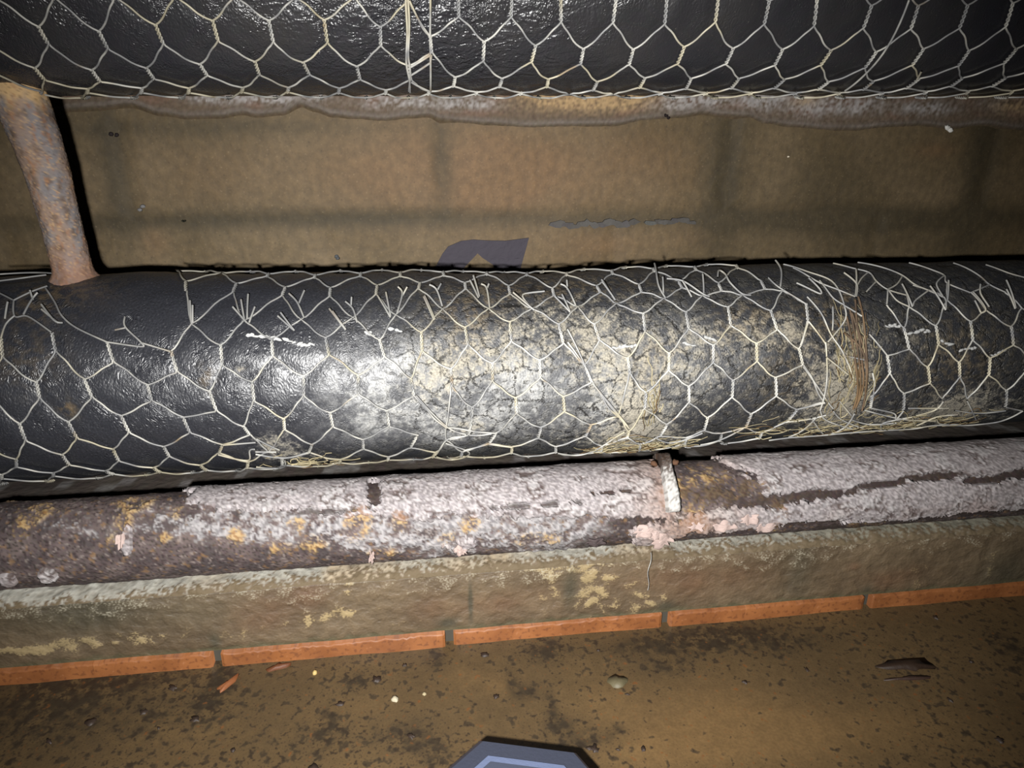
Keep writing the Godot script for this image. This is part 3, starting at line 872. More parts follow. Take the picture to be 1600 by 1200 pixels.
func linked(rows: Array) -> Array:
	# rows of twists [s, a, s, a ...] -> nodes [s top, a top, s bottom, a bottom, child left, child right]
	var out := []
	for r in rows:
		var line := []
		for i in range(0, r.size(), 4):
			line.append([r[i] / 1000.0, r[i + 1] / 10.0, r[i + 2] / 1000.0, r[i + 3] / 10.0, -1, -1])
		out.append(line)
	for r in out.size() - 1:
		for n in out[r]:
			var bl := -0.072
			var br := 0.072
			for k in out[r + 1].size():
				var m: Array = out[r + 1][k]
				var d: float = m[0] - n[2]
				if d <= 0.0 and d > bl:
					bl = d
					n[4] = k
				if d > 0.0 and d < br:
					br = d
					n[5] = k
	return out

func spread(rows: Array, far_left: float, far_right: float) -> void:
	# the netting goes on past both ends of the traced rows in the same pattern
	for r in rows:
		if r.size() < 8: continue
		while r[r.size() - 4] < far_right * 1000.0:
			var n: int = r.size()
			r.append_array([r[n - 4] + 45, r[n - 3] + rng.randi_range(-10, 10), r[n - 2] + 45, r[n - 1] + rng.randi_range(-10, 10)])
		while r[0] > far_left * 1000.0:
			for v in [r[3] + rng.randi_range(-10, 10), r[2] - 45, r[1] + rng.randi_range(-10, 10), r[0] - 45]:
				r.push_front(v)

func wrap_row(rows: Array, under: bool) -> void:
	# one more row where the netting turns out of sight
	var from: Array = rows[rows.size() - 1] if under else rows[0]
	var row := []
	for i in range(0, from.size() - 4, 4):
		if from[i + 4] - from[i] > 75: continue
		var s: int = (from[i] + from[i + 4]) / 2
		var a: int = (from[i + 3] + from[i + 7]) / 2 - 130 if under else (from[i + 1] + from[i + 5]) / 2 + 210
		row.append_array([s, a, s, a - 90])
	if under: rows.append(row)
	else: rows.push_front(row)

func build_net(net: Node3D, which: int, rows: Array, segs: Array) -> void:
	# every wire of hexagonal netting zigzags down: twisted with the neighbour on one side, then on the other
	var nodes := linked(rows)
	var seen := {}
	for r in nodes.size():
		for i in nodes[r].size():
			for side in [4, 5]:
				if seen.has([r, i, side]): continue
				var pts := PackedVector3Array()
				var rr: int = r
				var ii: int = i
				var ss: int = side
				var phase := 0.0 if side == 4 else PI
				while true:
					seen[[rr, ii, ss]] = true
					var n: Array = nodes[rr][ii]
					var len: float = absf(n[1] - n[3]) * 0.0018
					if len > 0.004:
						segs.append([n[0], n[1], n[2], n[3]])
						var turns := 13
						for k in turns:
							var t := float(k) / (turns - 1)
							var a := phase + t * PI * 5.0
							var q := on_pipe(which, lerpf(n[0], n[2], t) + 0.0011 * cos(a), lerpf(n[1], n[3], t), 0.0017 + 0.0010 * sin(a))
							pts.append(q)
					else:
						pts.append(on_pipe(which, n[0], n[1], 0.0026))
					var ch: int = n[ss]
					if ch < 0 or rr + 1 >= nodes.size(): break
					var m: Array = nodes[rr + 1][ch]
					segs.append([n[2], n[3], m[0], m[1]])
					var bow := rng.randf_range(-0.0012, 0.0012)
					var lift := rng.randf_range(0.0, 0.0012)
					for k in range(1, 8):
						var t := k / 8.0
						var e := t + 0.05 * sin(t * TAU)
						var w := sin(t * PI)
						pts.append(on_pipe(which, lerpf(n[2], m[0], e) + bow * w, lerpf(n[3], m[1], t) + bow * 400.0 * w, 0.0014 + lift * w))
					# arriving from the left it leaves to the left, and the other way round
					phase = PI if ss == 4 else 0.0
					ii = ch
					rr += 1
					ss = 9 - ss
					if seen.has([rr, ii, ss]): break
				if pts.size() < 3: continue
				var st := SurfaceTool.new()
				st.begin(Mesh.PRIMITIVE_TRIANGLES)
				tube(st, pts, 0.0009, 6)
				mesh_node("wire", st.commit(), mats.wire, net)

func free_wires(net: Node3D, called: String, which: int, lines: Array, segs: Array, lift_end: float, rad: float, along := true) -> void:
	for l in lines:
		var ctl := PackedVector3Array()
		var n: int = l.size() / 2
		for i in n:
			var up := 0.0022 + rng.randf_range(0.0, 0.0012)
			if lift_end > 0.0: up = 0.0024 + lift_end * (1.0 - float(i) / (n - 1)) * rng.randf_range(0.5, 1.0)
			ctl.append(Vector3(l[i * 2] / 1000.0, l[i * 2 + 1] / 10.0, up))
			if along and i > 0: segs.append([l[i * 2 - 2] / 1000.0, l[i * 2 - 1] / 10.0, l[i * 2] / 1000.0, l[i * 2 + 1] / 10.0])
		var pts := PackedVector3Array()
		for i in n - 1:
			var steps := 6
			for k in steps:
				var q := ctl[i].cubic_interpolate(ctl[i + 1], ctl[maxi(i - 1, 0)], ctl[mini(i + 2, n - 1)], float(k) / steps)
				pts.append(on_pipe(which, q.x, q.y, maxf(q.z, 0.0012)))
		pts.append(on_pipe(which, ctl[n - 1].x, ctl[n - 1].y, ctl[n - 1].z))
		var st := SurfaceTool.new()
		st.begin(Mesh.PRIMITIVE_TRIANGLES)
		tube(st, pts, rad, 6)
		mesh_node(called, st.commit(), mats.wire, net)

func lagged_mesh(which: int, segs: Array, deep: float, lumpy: float) -> ArrayMesh:
	# the wrap, drawn in under every wire and pillowed between
	var ss := PackedFloat32Array()
	var s := -1.62
	while s < -0.62:
		ss.append(s)
		s += 0.05
	s = -0.62
	while s < 1.05:
		ss.append(s)
		s += 0.0026
	while s < 2.42:
		ss.append(s)
		s += 0.05
	var aa := PackedFloat32Array()
	var a := -180.0
	while a < -100.0:
		aa.append(a)
		a += 8.0
	a = -100.0
	while a < 110.0:
		aa.append(a)
		a += 1.5
	while a < 180.0:
		aa.append(a)
		a += 7.0
	aa.append(180.0)
	var nu := ss.size()
	var nv := aa.size()
	var dip := PackedFloat32Array()
	dip.resize(nu * nv)
	var i0 := 20
	var j0 := 10
	var ar := pipe_axis(which, 0.3).z * PI / 180.0
	for g in segs:
		var n := 9
		for k in n:
			var t := float(k) / (n - 1)
			var cs := lerpf(g[0], g[2], t)
			var ca := lerpf(g[1], g[3], t)
			var ci := int((cs + 0.62) / 0.0026) + i0
			var cj := int((ca + 100.0) / 1.5) + j0
			for i in range(maxi(ci - 4, 0), mini(ci + 6, nu)):
				for j in range(maxi(cj - 4, 0), mini(cj + 6, nv)):
					var d := pow((ss[i] - cs) / 0.0055, 2.0) + pow((aa[j] - ca) * ar / 0.0055, 2.0)
					var v := deep * exp(-d)
					if v > dip[i * nv + j]: dip[i * nv + j] = v
	var p := PackedVector3Array()
	p.resize(nu * nv)
	var uv := PackedVector2Array()
	uv.resize(nu * nv)
	for i in nu:
		for j in nv:
			var k := i * nv + j
			var q := Vector3(ss[i], sin(deg_to_rad(aa[j])), cos(deg_to_rad(aa[j])))
			var l := lumpy * lump.get_noise_3d(q.x * 14.0, q.y * 1.6, q.z * 1.6 + which * 7.0)
			p[k] = on_pipe(which, ss[i], aa[j], -dip[k] + l)
			uv[k] = Vector2((ss[i] + 0.5) / 1.25, (aa[j] + 100.0) / 210.0)
	return grid_mesh(nu, nv, p, PackedColorArray(), uv)

func build_lagged_pipes() -> void:
	# ---- the upper pipe
	var segs := []
	spread(rows_upper, -0.62, 1.05)
	for k in 2:                                   # rows over the crown, out of the picture
		var first: Array = rows_upper[0]
		var over := []
		for i in range(0, first.size() - 4, 4):
			over.append_array([(first[i] + first[i + 4]) / 2, first[i + 1] + 185, (first[i + 2] + first[i + 6]) / 2, first[i + 1] + 105])
		rows_upper.push_front(over)
	wrap_row(rows_upper, true)
	var net := base_node("wire_netting", Vector3.ZERO)
	tag(net, "hexagonal galvanised wire netting drawn tight over the glossy upper pipe", "wire netting")
	build_net(net, 0, rows_upper, segs)
	free_wires(net, "lacing_wire", 0, lace_upper, segs, 0.0, 0.0010)
	var up := base_node("insulated_pipe", Vector3.ZERO)
	tag(up, "upper insulated pipe in glossy black wrap along the top of the picture", "pipe")
	mesh_node("wrap", lagged_mesh(0, segs, 0.0011, 0.0012), mats.upper, up)
	var core0 := PackedVector3Array()
	# ---- the middle pipe
	segs = []
	spread(rows_middle_right, 0.4, 1.05)
	for i in [3, 4, 5, 6, 7]: spread([rows_middle[i]], -0.62, -9.0)
	wrap_row(rows_middle, true)
	wrap_row(rows_middle, false)
	net = base_node("wire_netting", Vector3.ZERO)
	tag(net, "dusty hexagonal wire netting with frayed cut ends round the middle pipe", "wire netting")
	# the traced right-hand piece begins past the seam, so the rows there keep their own width
	for i in rows_middle_right.size():
		var r: Array = rows_middle_right[i]
		while r[0] < (470 if i != 3 else 440):
			for k in 4: r.pop_front()
	build_net(net, 1, rows_middle, segs)
	var right := base_node("wire_netting", Vector3.ZERO)
	tag(right, "second piece of wire netting on the middle pipe right of the rusty lacing seam", "wire netting")
	build_net(right, 1, rows_middle_right, segs)
	free_wires(net, "wire", 1, seam_middle, segs, 0.0, 0.0009)
	free_wires(net, "cut_end", 1, ends_middle, segs, 0.007, 0.0010, false)
	var lace := base_node("lacing_wire", Vector3.ZERO)
	tag(lace, "bundle of rusty lacing wires tied down the seam of the middle pipe netting", "wire")
	var keep: Material = mats.wire
	mats.wire = mats.rust_wire
	free_wires(lace, "strand", 1, lace_middle, segs, 0.0, 0.0011)
	mats.wire = keep
	var mid := base_node("insulated_pipe", Vector3.ZERO)
	tag(mid, "middle insulated pipe in black felt, dusty and cracked towards the right", "pipe")
	mesh_node("wrap", lagged_mesh(1, segs, 0.0013, 0.0016), mats.middle, mid)
	for d in DEPOSITS:
		tag(mesh_node("white_deposit", deposit(d), mats.plaster, mid), "white flaky salt streak")

func build_fibres() -> void:
	# dry roots and straw that have gathered in the netting, mostly along its underside on the right
	for q in [
		["straw", "matted tan straw caught in the netting under the middle pipe at the right", [[0.35, 0.63, -52.0, -24.0, 120, 0.0]]],
		["straw", "pale straw wedged behind the rusty lacing seam of the middle pipe", [[0.425, 0.475, -38.0, 42.0, 70, 1.0]]],
		["straw", "cream root mat clumped under the middle pipe above the strap clip", [[0.185, 0.275, -60.0, -30.0, 70, 0.0], [0.215, 0.24, -30.0, 12.0, 16, 1.0]]],
		["straw", "small pale root tuft under the left part of the middle pipe", [[-0.175, -0.1, -58.0, -34.0, 22, 0.0]]],
	]:
		var st := SurfaceTool.new()
		st.begin(Mesh.PRIMITIVE_TRIANGLES)
		for z in q[2]:
			for k in z[4]:
				dye = lin(108, 98, 72).lerp(lin(150, 140, 112), rng.randf()) if rng.randf() < 0.8 else lin(84, 66, 42)
				var s := rng.randf_range(z[0], z[1])
				var a := lerpf(z[2], z[3], (rng.randf() + rng.randf()) / 2.0)
				var ds: float = rng.randf_range(0.01, 0.035) * (1.0 if rng.randf() < 0.5 else -1.0) * (1.0 - 0.75 * z[5])
				var da: float = rng.randf_range(-7.0, 7.0) + z[5] * rng.randf_range(8.0, 18.0)
				var bow := rng.randf_range(-5.0, 5.0)
				var up := rng.randf_range(0.0006, 0.0032)
				var pts := PackedVector3Array()
				for i in 8:
					var t := i / 7.0
					pts.append(on_pipe(1, s + ds * t + 0.0012 * sin(t * 9.0 + k), clampf(a + da * t + bow * sin(t * PI), -72.0, 60.0), up + 0.001 * sin(t * 5.0 + k)))
				tube(st, pts, rng.randf_range(0.0003, 0.0006), 4)
		dye = Color(0, 0, 0, 0)
		tag(mesh_node(q[0], st.commit(), mats.straw, self), q[1], "straw", "", "stuff")

func deposit(d: Array) -> ArrayMesh:
	# a crumbly raised streak along the surface of the middle pipe
	var n: int = d.size() / 2
	var st := SurfaceTool.new()
	st.begin(Mesh.PRIMITIVE_TRIANGLES)
	for i in n - 1:
		var steps := maxi(3, int(absf(d[i * 2 + 2] - d[i * 2]) / 0.0035))
		for k in steps:
			var t := (k + rng.randf_range(-0.3, 0.3)) / steps
			var s := lerpf(d[i * 2], d[i * 2 + 2], t)
			var a := lerpf(d[i * 2 + 1], d[i * 2 + 3], t) + rng.randf_range(-0.6, 0.6)
			pebble(st, on_pipe(1, s, a, 0.0004), Vector3(rng.randf_range(0.002, 0.0045), rng.randf_range(0.0009, 0.0022), 0.0016), lin(150, 150, 148))
	return st.commit()

func pebble(st: SurfaceTool, at: Vector3, r: Vector3, col: Color) -> void:
	var turn := rng.randf_range(-0.5, 0.5)
	var nu := 7
	var nv := 5
	var v := []
	for j in nv + 1:
		for i in nu:
			var th := PI * j / nv
			var ph := TAU * i / nu
			var k := 1.0 if j == 0 or j == nv else rng.randf_range(0.72, 1.2)
			var q := Vector3(sin(th) * cos(ph) * r.x, sin(th) * sin(ph) * r.y, cos(th) * r.z) * k
			v.append([at + q.rotated(Vector3(0, 0, 1), turn), (q / (r * r)).normalized().rotated(Vector3(0, 0, 1), turn)])
	for j in nv:
		for i in nu:
			var a := j * nu + i
			var b := j * nu + (i + 1) % nu
			for k in [a, b, a + nu, b, b + nu, a + nu]:
				st.set_color(col)
				st.set_normal(v[k][1])
				st.add_vertex(v[k][0])

func build_rusty_pipe() -> void:
	var pipe := base_node("corroded_pipe", Vector3.ZERO)
	tag(pipe, "thin rusty pipe with flaking pinkish white lagging lying on the brick ledge", "pipe")
	var nu := 980
	var nv := 112
	var x0 := -0.6
	var x1 := 1.03
	var a0 := -75.0
	var a1 := 150.0
	var crust := field(nu, nv, x0, x1, a0, a1, CRUST)
	var grey := field(nu, nv, x0, x1, a0, a1, GREY)
	var orange := field(nu, nv, x0, x1, a0, a1, ORANGE)
	var dark := field(nu, nv, x0, x1, a0, a1, DARK)
	var p := PackedVector3Array()
	var c := PackedColorArray()
	var cp := PackedVector3Array()
	var cc := PackedColorArray()
	var keep := PackedByteArray()
	var crackle := FastNoiseLite.new()
	crackle.seed = 5
	crackle.noise_type = FastNoiseLite.TYPE_CELLULAR
	crackle.cellular_return_type = FastNoiseLite.RETURN_DISTANCE2_SUB
	crackle.frequency = 1.0
	crackle.fractal_type = FastNoiseLite.FRACTAL_NONE
	for i in nu:
		var x := lerpf(x0, x1, float(i) / (nu - 1))
		for j in nv:
			var a := lerpf(a0, a1, float(j) / (nv - 1))
			var k := j * nu + i
			var arc := deg_to_rad(a) * 0.042
			var n := lump.get_noise_2d(x * 60.0, arc * 60.0)
			var b := lump.get_noise_2d(x * 22.0 + 40.0, arc * 30.0)
			var g := grain.get_noise_2d(x * 210.0, arc * 210.0)
			var sp := lump.get_noise_2d(x * 130.0 + 9.0, arc * 150.0)
			# the iron itself: black-brown scale, grey lichen, orange blooms
			var gm := clampf(grey[k] * (0.8 + n * 1.3 + g * 0.9), 0, 1)
			var om := clampf((orange[k] * (0.75 + n * 1.5 + g * 1.0) - 0.42) * 1.5, 0, 0.85)
			var col := lin(58, 50, 50).lerp(lin(80, 70, 68), clampf(0.4 + b * 1.2, 0, 1))
			col = col.lerp(lin(40, 34, 33), clampf(g * 2.2 - 0.1, 0, 0.9))
			col = col.lerp(lin(114, 105, 100), sm(0.34, 0.52, sp) * 0.6)
			col = col.lerp(lin(116, 88, 54), sm(0.3, 0.55, lump.get_noise_2d(x * 95.0 + 3.0, arc * 95.0 + 8.0)) * 0.45)
			col = col.lerp(lin(94, 91, 92).lerp(lin(134, 131, 131), clampf(0.5 + sp * 1.5 + g, 0, 1)), sm(0.3, 0.75, gm) * 0.9)
			col = col.lerp(lin(88, 78, 74), sm(0.15, 0.5, -n + g * 0.5) * sm(0.2, 0.6, gm) * 0.8)
			col = col.lerp(lin(112, 82, 48).lerp(lin(138, 116, 80), clampf(0.5 + g * 2.0, 0, 1)), om)
			var dk := sm(0.35, 0.62, dark[k] * 0.85 + (n * 0.6 + g * 0.22) * clampf(dark[k] * 3.0, 0, 1))
			col = col.lerp(lin(46, 38, 35), dk * 0.8)
			p.append(on_pipe(2, x, a, 0.0009 * n + 0.00022 * g + 0.0013 * gm * (0.5 + n) + 0.0012 * om))
			c.append(col)
			# the lagging left on it, a crust with broken edges
			var ck := mini(j, 78) * nu + i       # over the back the crust runs on as it is at the top
			var edge := minf(crust[ck] * 1.25, 1.3) * (1.0 + 0.25 * b) + n * 0.34 + g * 0.12 - dk * 1.7 - 0.18
			var m := sm(0.40, 0.56, edge)
			var cr := crackle.get_noise_2d(x * 26.0 + n * 0.8, arc * 62.0 + b * 0.8)
			var crack := sm(-0.86, -0.98, cr) * sm(0.0, 0.3, b + 0.15)
			var fib := grain.get_noise_2d(x * 90.0 - arc * 50.0, arc * 300.0 + x * 130.0)
			var t := lin(112, 107, 108).lerp(lin(146, 140, 140), clampf(0.5 + fib * 1.3, 0, 1))
			t = t.lerp(lin(138, 120, 114), sm(0.3, 0.75, x) * 0.1 + clampf(lump.get_noise_2d(x * 18.0, arc * 30.0 + 3.0), 0, 0.6) * 0.6 * sm(20.0, 0.0, a))
			t = t.lerp(lin(128, 104, 90), exp(-pow((x - 0.262) / 0.05, 2.0)) * 0.75)
			t = t.lerp(lin(164, 162, 161), sm(0.1, 0.5, b) * 0.35)
			t = t.lerp(lin(78, 72, 71), clampf(g * 2.0 + n * 0.5, 0, 0.6))
			t = t.lerp(lin(60, 48, 44), crack * 0.85)
			t = t.lerp(lin(118, 84, 54), om * 0.6)
			cp.append(on_pipe(2, x, a, lerpf(-0.004, 0.0042, m) + m * (0.0011 * b + 0.00014 * fib + 0.0004 * n) - crack * 0.0012))
			cc.append(t)
			keep.append(1 if m > 0.01 else 0)
	mesh_node("iron_tube", grid_mesh(nu, nv, p, c), mats.iron, pipe)
	mesh_node("lagging_crust", grid_mesh(nu, nv, cp, cc, PackedVector2Array(), false, keep), mats.crust, pipe)
	# the runs beyond the picture and the hidden back
	var bp := PackedVector3Array()
	var bc := PackedColorArray()
	for x in [-1.62, -0.59, 0.2, 1.02, 2.42]:
		for k in 37:
			bp.append(on_pipe(2, x, -180.0 + k * 10.0, -0.004))
			bc.append(lin(60, 52, 48))
	mesh_node("bore", grid_mesh(5, 37, bp, bc), mats.iron, pipe)
	# loose flakes curling off
	for q in [[0.2345, -22.0, 0.013, 0.0105, 0.011], [0.215, -6.0, 0.012, 0.006, 0.006], [0.226, -12.0, 0.009, 0.006, 0.008], [0.028, -15.0, 0.006, 0.006, 0.006], [-0.0594, -18.0, 0.003, 0.008, 0.005], [-0.287, 28.0, 0.004, 0.008, 0.004], [0.30, -6.0, 0.012, 0.006, 0.006], [0.325, 2.0, 0.010, 0.006, 0.006], [0.27, -4.0, 0.009, 0.005, 0.005], [0.345, -14.0, 0.012, 0.005, 0.005], [0.165, -20.0, 0.011, 0.006, 0.003]]:
		var col := lin(149, 132, 126) if q[0] != 0.165 else lin(66, 58, 58)
		mesh_node("flake", flake(q, col), mats.crust, pipe)
	# the strap over it
	var clip := base_node("pipe_clip", Vector3.ZERO)
	tag(clip, "short rusty strap clip bent over the lagged pipe, its lower half crusted white", "clip")
	var nx := 9
	var na := 60
	var sp2 := PackedVector3Array()
	var sc := PackedColorArray()
	for i in nx:
		for j in na:
			var t := float(j) / (na - 1)
			var a := lerpf(150.0, 17.0, t)
			var mid := 0.2435 + 0.009 * sm(60.0, 120.0, a)
			var half := lerpf(0.0075, 0.0088, sm(80.0, 30.0, a))
			var e := absf(i - 4) / 4.0
			var up := 0.0102 if e < 0.9 else -0.002
			if j == na - 1: up = 0.0
			var n := lump.get_noise_2d(i * 0.6, a * 0.12)
			var g := grain.get_noise_2d(i * 3.0, a * 1.4)
			sp2.append(on_pipe(2, mid + half * (i - 4) / 4.0 * (1.0 + 0.08 * n), a, up + 0.0012 * n + 0.0006 * g))
			var k := lin(74, 56, 43).lerp(lin(58, 48, 44), clampf(0.5 + n, 0, 1))
			k = k.lerp(lin(156, 153, 150), sm(76.0, 62.0, a + g * 18.0 + n * 20.0))
			k = k.lerp(lin(92, 86, 82), clampf(g * 2.6, 0, 0.8))
			sc.append(k)
	mesh_node("strap", grid_mesh(nx, na, sp2, sc, PackedVector2Array(), true), mats.iron, clip)
	for s in [-0.011, 0.012]:
		var st := SurfaceTool.new()
		st.begin(Mesh.PRIMITIVE_TRIANGLES)
		pebble(st, on_pipe(2, 0.2455 + s, 88.0, 0.006), Vector3(0.004, 0.003, 0.004), lin(76, 55, 40))
		mesh_node("rust_lump", st.commit(), mats.iron, clip)

func flake(q: Array, col: Color) -> ArrayMesh:
	# a torn scale of lagging: curled, with an uneven outline and thickness
	var nr := 5
	var na := 22
	var edge := []
	for i in na: edge.append(rng.randf_range(0.55, 1.25))
	var st := SurfaceTool.new()
	st.begin(Mesh.PRIMITIVE_TRIANGLES)
	var top := []
	for r in nr + 1:
		var ring := []
		for i in na:
			var e: float = edge[i] * r / nr
			var u: float = cos(TAU * i / na) * e
			var v: float = sin(TAU * i / na) * e
			ring.append(on_pipe(2, q[0] + u * q[2], q[1] + rad_to_deg(v * q[3] / 0.044), 0.0045 + q[4] * (0.25 - 0.5 * v) * 0.5 + 0.0012 * sin(u * 5.0 + q[0] * 90.0) + 0.0008 * lump.get_noise_2d(u * 3.0 + q[0] * 50.0, v * 3.0)))
		top.append(ring)
	for layer in 2:
		for r in nr:
			for i in na:
				var l := (i + 1) % na
				var a: Vector3 = top[r][i]
				var b: Vector3 = top[r + 1][i]
				var c: Vector3 = top[r + 1][l]
				var d: Vector3 = top[r][l]
				var off := Vector3(0, -0.0007, -0.002) * layer
				st.set_color(col * rng.randf_range(0.9, 1.06))
				if layer == 0: quad(st, a + off, b + off, c + off, d + off)
				else: quad(st, d + off, c + off, b + off, a + off)
	for i in na:
		var l := (i + 1) % na
		var off := Vector3(0, -0.0007, -0.002)
		quad(st, top[nr][i] + off, top[nr][l] + off, top[nr][l], top[nr][i])
	st.generate_normals()
	return st.commit()

func build_riser() -> void:
	var o := base_node("riser_pipe", Vector3.ZERO)
	tag(o, "short upright rusty pipe joining the upper and middle insulated pipes at the left", "pipe")
	var nu := 150
	var nv := 72
	var p := PackedVector3Array()
	var c := PackedColorArray()
	for i in nu:
		var t := float(i) / (nu - 1)
		var y := lerpf(0.022, -0.182, t)
		var x := lerpf(-0.3482, -0.3428, clampf((0.0 - y) / 0.16, 0, 1.1))
		var r := lerpf(0.0226, 0.0178, sm(0.0, 0.75, t)) + 0.011 * pow(sm(-0.155, -0.178, y), 2.0) 
		for j in nv:
			var a := TAU * j / (nv - 1)
			var d := Vector3(cos(a), 0, sin(a))
			var q := Vector3(d.x * 2.0, y * 60.0, d.z * 2.0)
			var n := lump.get_noise_3dv(q * 0.9)
			var g := grain.get_noise_3dv(Vector3(d.x * 8.0, y * 320.0, d.z * 8.0))
			var b := lump.get_noise_3dv(q * 0.35 + Vector3(3, 3, 3))
			p.append(Vector3(x, y + EYE, lerpf(-0.757, -0.774, sm(0.02, -0.08, y))) + d * (r + 0.0008 * n + 0.0008 * g))
			var k := lin(112, 95, 84).lerp(lin(100, 96, 96), clampf(0.5 + b * 1.8, 0, 1))
			k = k.lerp(lin(74, 58, 46), clampf(n * 1.5, 0, 0.75))
			k = k.lerp(lin(150, 122, 88), sm(0.2, 0.5, g) * 0.6)
			k = k.lerp(lin(160, 132, 92), sm(-0.012, 0.004, y + n * 0.01) * 0.8)
			k = k.lerp(lin(60, 48, 42), sm(0.2, 0.6, -g) * 0.5)
			k = k.lerp(lin(118, 84, 60), sm(0.25, 0.5, lump.get_noise_3dv(q * 1.3 + Vector3(9, 1, 4))) * 0.6)
			k = k.lerp(lin(110, 80, 64), sm(-0.13, -0.165, y) * 0.5)
			c.append(k)
	mesh_node("iron_tube", grid_mesh(nu, nv, p, c), mats.iron, o)

func build_case() -> void:
	# only the chamfered far end shows at the lower edge of the picture
	var o := base_node("plastic_case", Vector3(0.066, 0.0, -0.39))
	tag(o, "blue-grey plastic case with chamfered corners and a pale inset rim on the silt", "case")
	var outer := PackedVector2Array([Vector2(-0.035, -0.0574), Vector2(0.0392, -0.036), Vector2(0.0487, -0.0165), Vector2(0.021, 0.0796), Vector2(-0.0939, 0.058), Vector2(-0.069, -0.0284)])
	var rim: PackedVector2Array = Geometry2D.offset_polygon(outer, -0.0165)[0]
	var well: PackedVector2Array = Geometry2D.offset_polygon(outer, -0.0225)[0]
	for q in [["shell", outer, 0.0, 0.050, 0.003, Color8(40, 43, 54), 0.45], ["rim", rim, 0.04, 0.0520, 0.0015, Color8(74, 82, 104), 0.4], ["face", well, 0.042, 0.0525, 0.001, Color8(50, 54, 66), 0.3]]:
		var st := SurfaceTool.new()
		st.begin(Mesh.PRIMITIVE_TRIANGLES)
		st.set_smooth_group(-1)
		var poly: PackedVector2Array = q[1]
		var levels := [[q[2], 0.0], [q[3] - q[4], 0.0], [q[3], q[4]]]
		for l in 2:
			for i in poly.size():
				var k := (i + 1) % poly.size()
				var a: Vector2 = poly[i] * (1.0 - levels[l][1] / 0.05)
				var b: Vector2 = poly[k] * (1.0 - levels[l][1] / 0.05)
				var c: Vector2 = poly[k] * (1.0 - levels[l + 1][1] / 0.05)
				var d: Vector2 = poly[i] * (1.0 - levels[l + 1][1] / 0.05)
				quad(st, Vector3(d.x, levels[l + 1][0], d.y), Vector3(c.x, levels[l + 1][0], c.y), Vector3(b.x, levels[l][0], b.y), Vector3(a.x, levels[l][0], a.y))
		var tri := Geometry2D.triangulate_polygon(poly)
		for t in range(0, tri.size(), 3):
			var v := [poly[tri[t]], poly[tri[t + 1]], poly[tri[t + 2]]]
			if (v[1] - v[0]).cross(v[2] - v[0]) < 0.0: v.reverse()
			for w in v: st.add_vertex(Vector3(w.x * (1.0 - q[4] / 0.05), q[3], w.y * (1.0 - q[4] / 0.05)))
		st.generate_normals()
		var m := StandardMaterial3D.new()
		m.albedo_color = q[5]
		m.roughness = q[6]
		m.heightmap_enabled = true
		m.heightmap_texture = mats.rough_grain
		m.heightmap_scale = 0.02
		m.uv1_triplanar = true
		m.uv1_scale = Vector3.ONE * 20.0
		mesh_node(q[0], st.commit(), m, o)

func chip(rx: float, rz: float, h: float, col: Color, torn := 0.5) -> ArrayMesh:
	# a small irregular scrap lying flat
	var st := SurfaceTool.new()
	st.begin(Mesh.PRIMITIVE_TRIANGLES)
	var n := 13
	var ring := []
	for i in n:
		var a := TAU * i / n
		var k := rng.randf_range(1.0 - torn, 1.0 + torn * 0.5)
		ring.append(Vector3(cos(a) * rx * k, rng.randf_range(0.3, 1.0) * h, sin(a) * rz * k))
	st.set_color(col)
	for i in n:
		var a: Vector3 = ring[i]
		var b: Vector3 = ring[(i + 1) % n]
		for v in [Vector3(0, h * 1.2, 0), a, b]: st.add_vertex(v)
		quad(st, Vector3(b.x, -0.001, b.z), Vector3(a.x, -0.001, a.z), a, b)
	st.generate_normals()
	return st.commit()

func scrap(called: String, label: String, category: String, where: Vector3, rx: float, rz: float, h: float, turn: float, col: Color, group := "") -> void:
	var o := mesh_node(called, chip(rx, rz, h, col, 0.2 if category in ["pebble", "stone"] else 0.5), mats.debris, self)
	o.position = where
	o.rotation.y = turn
	tag(o, label, category, group)

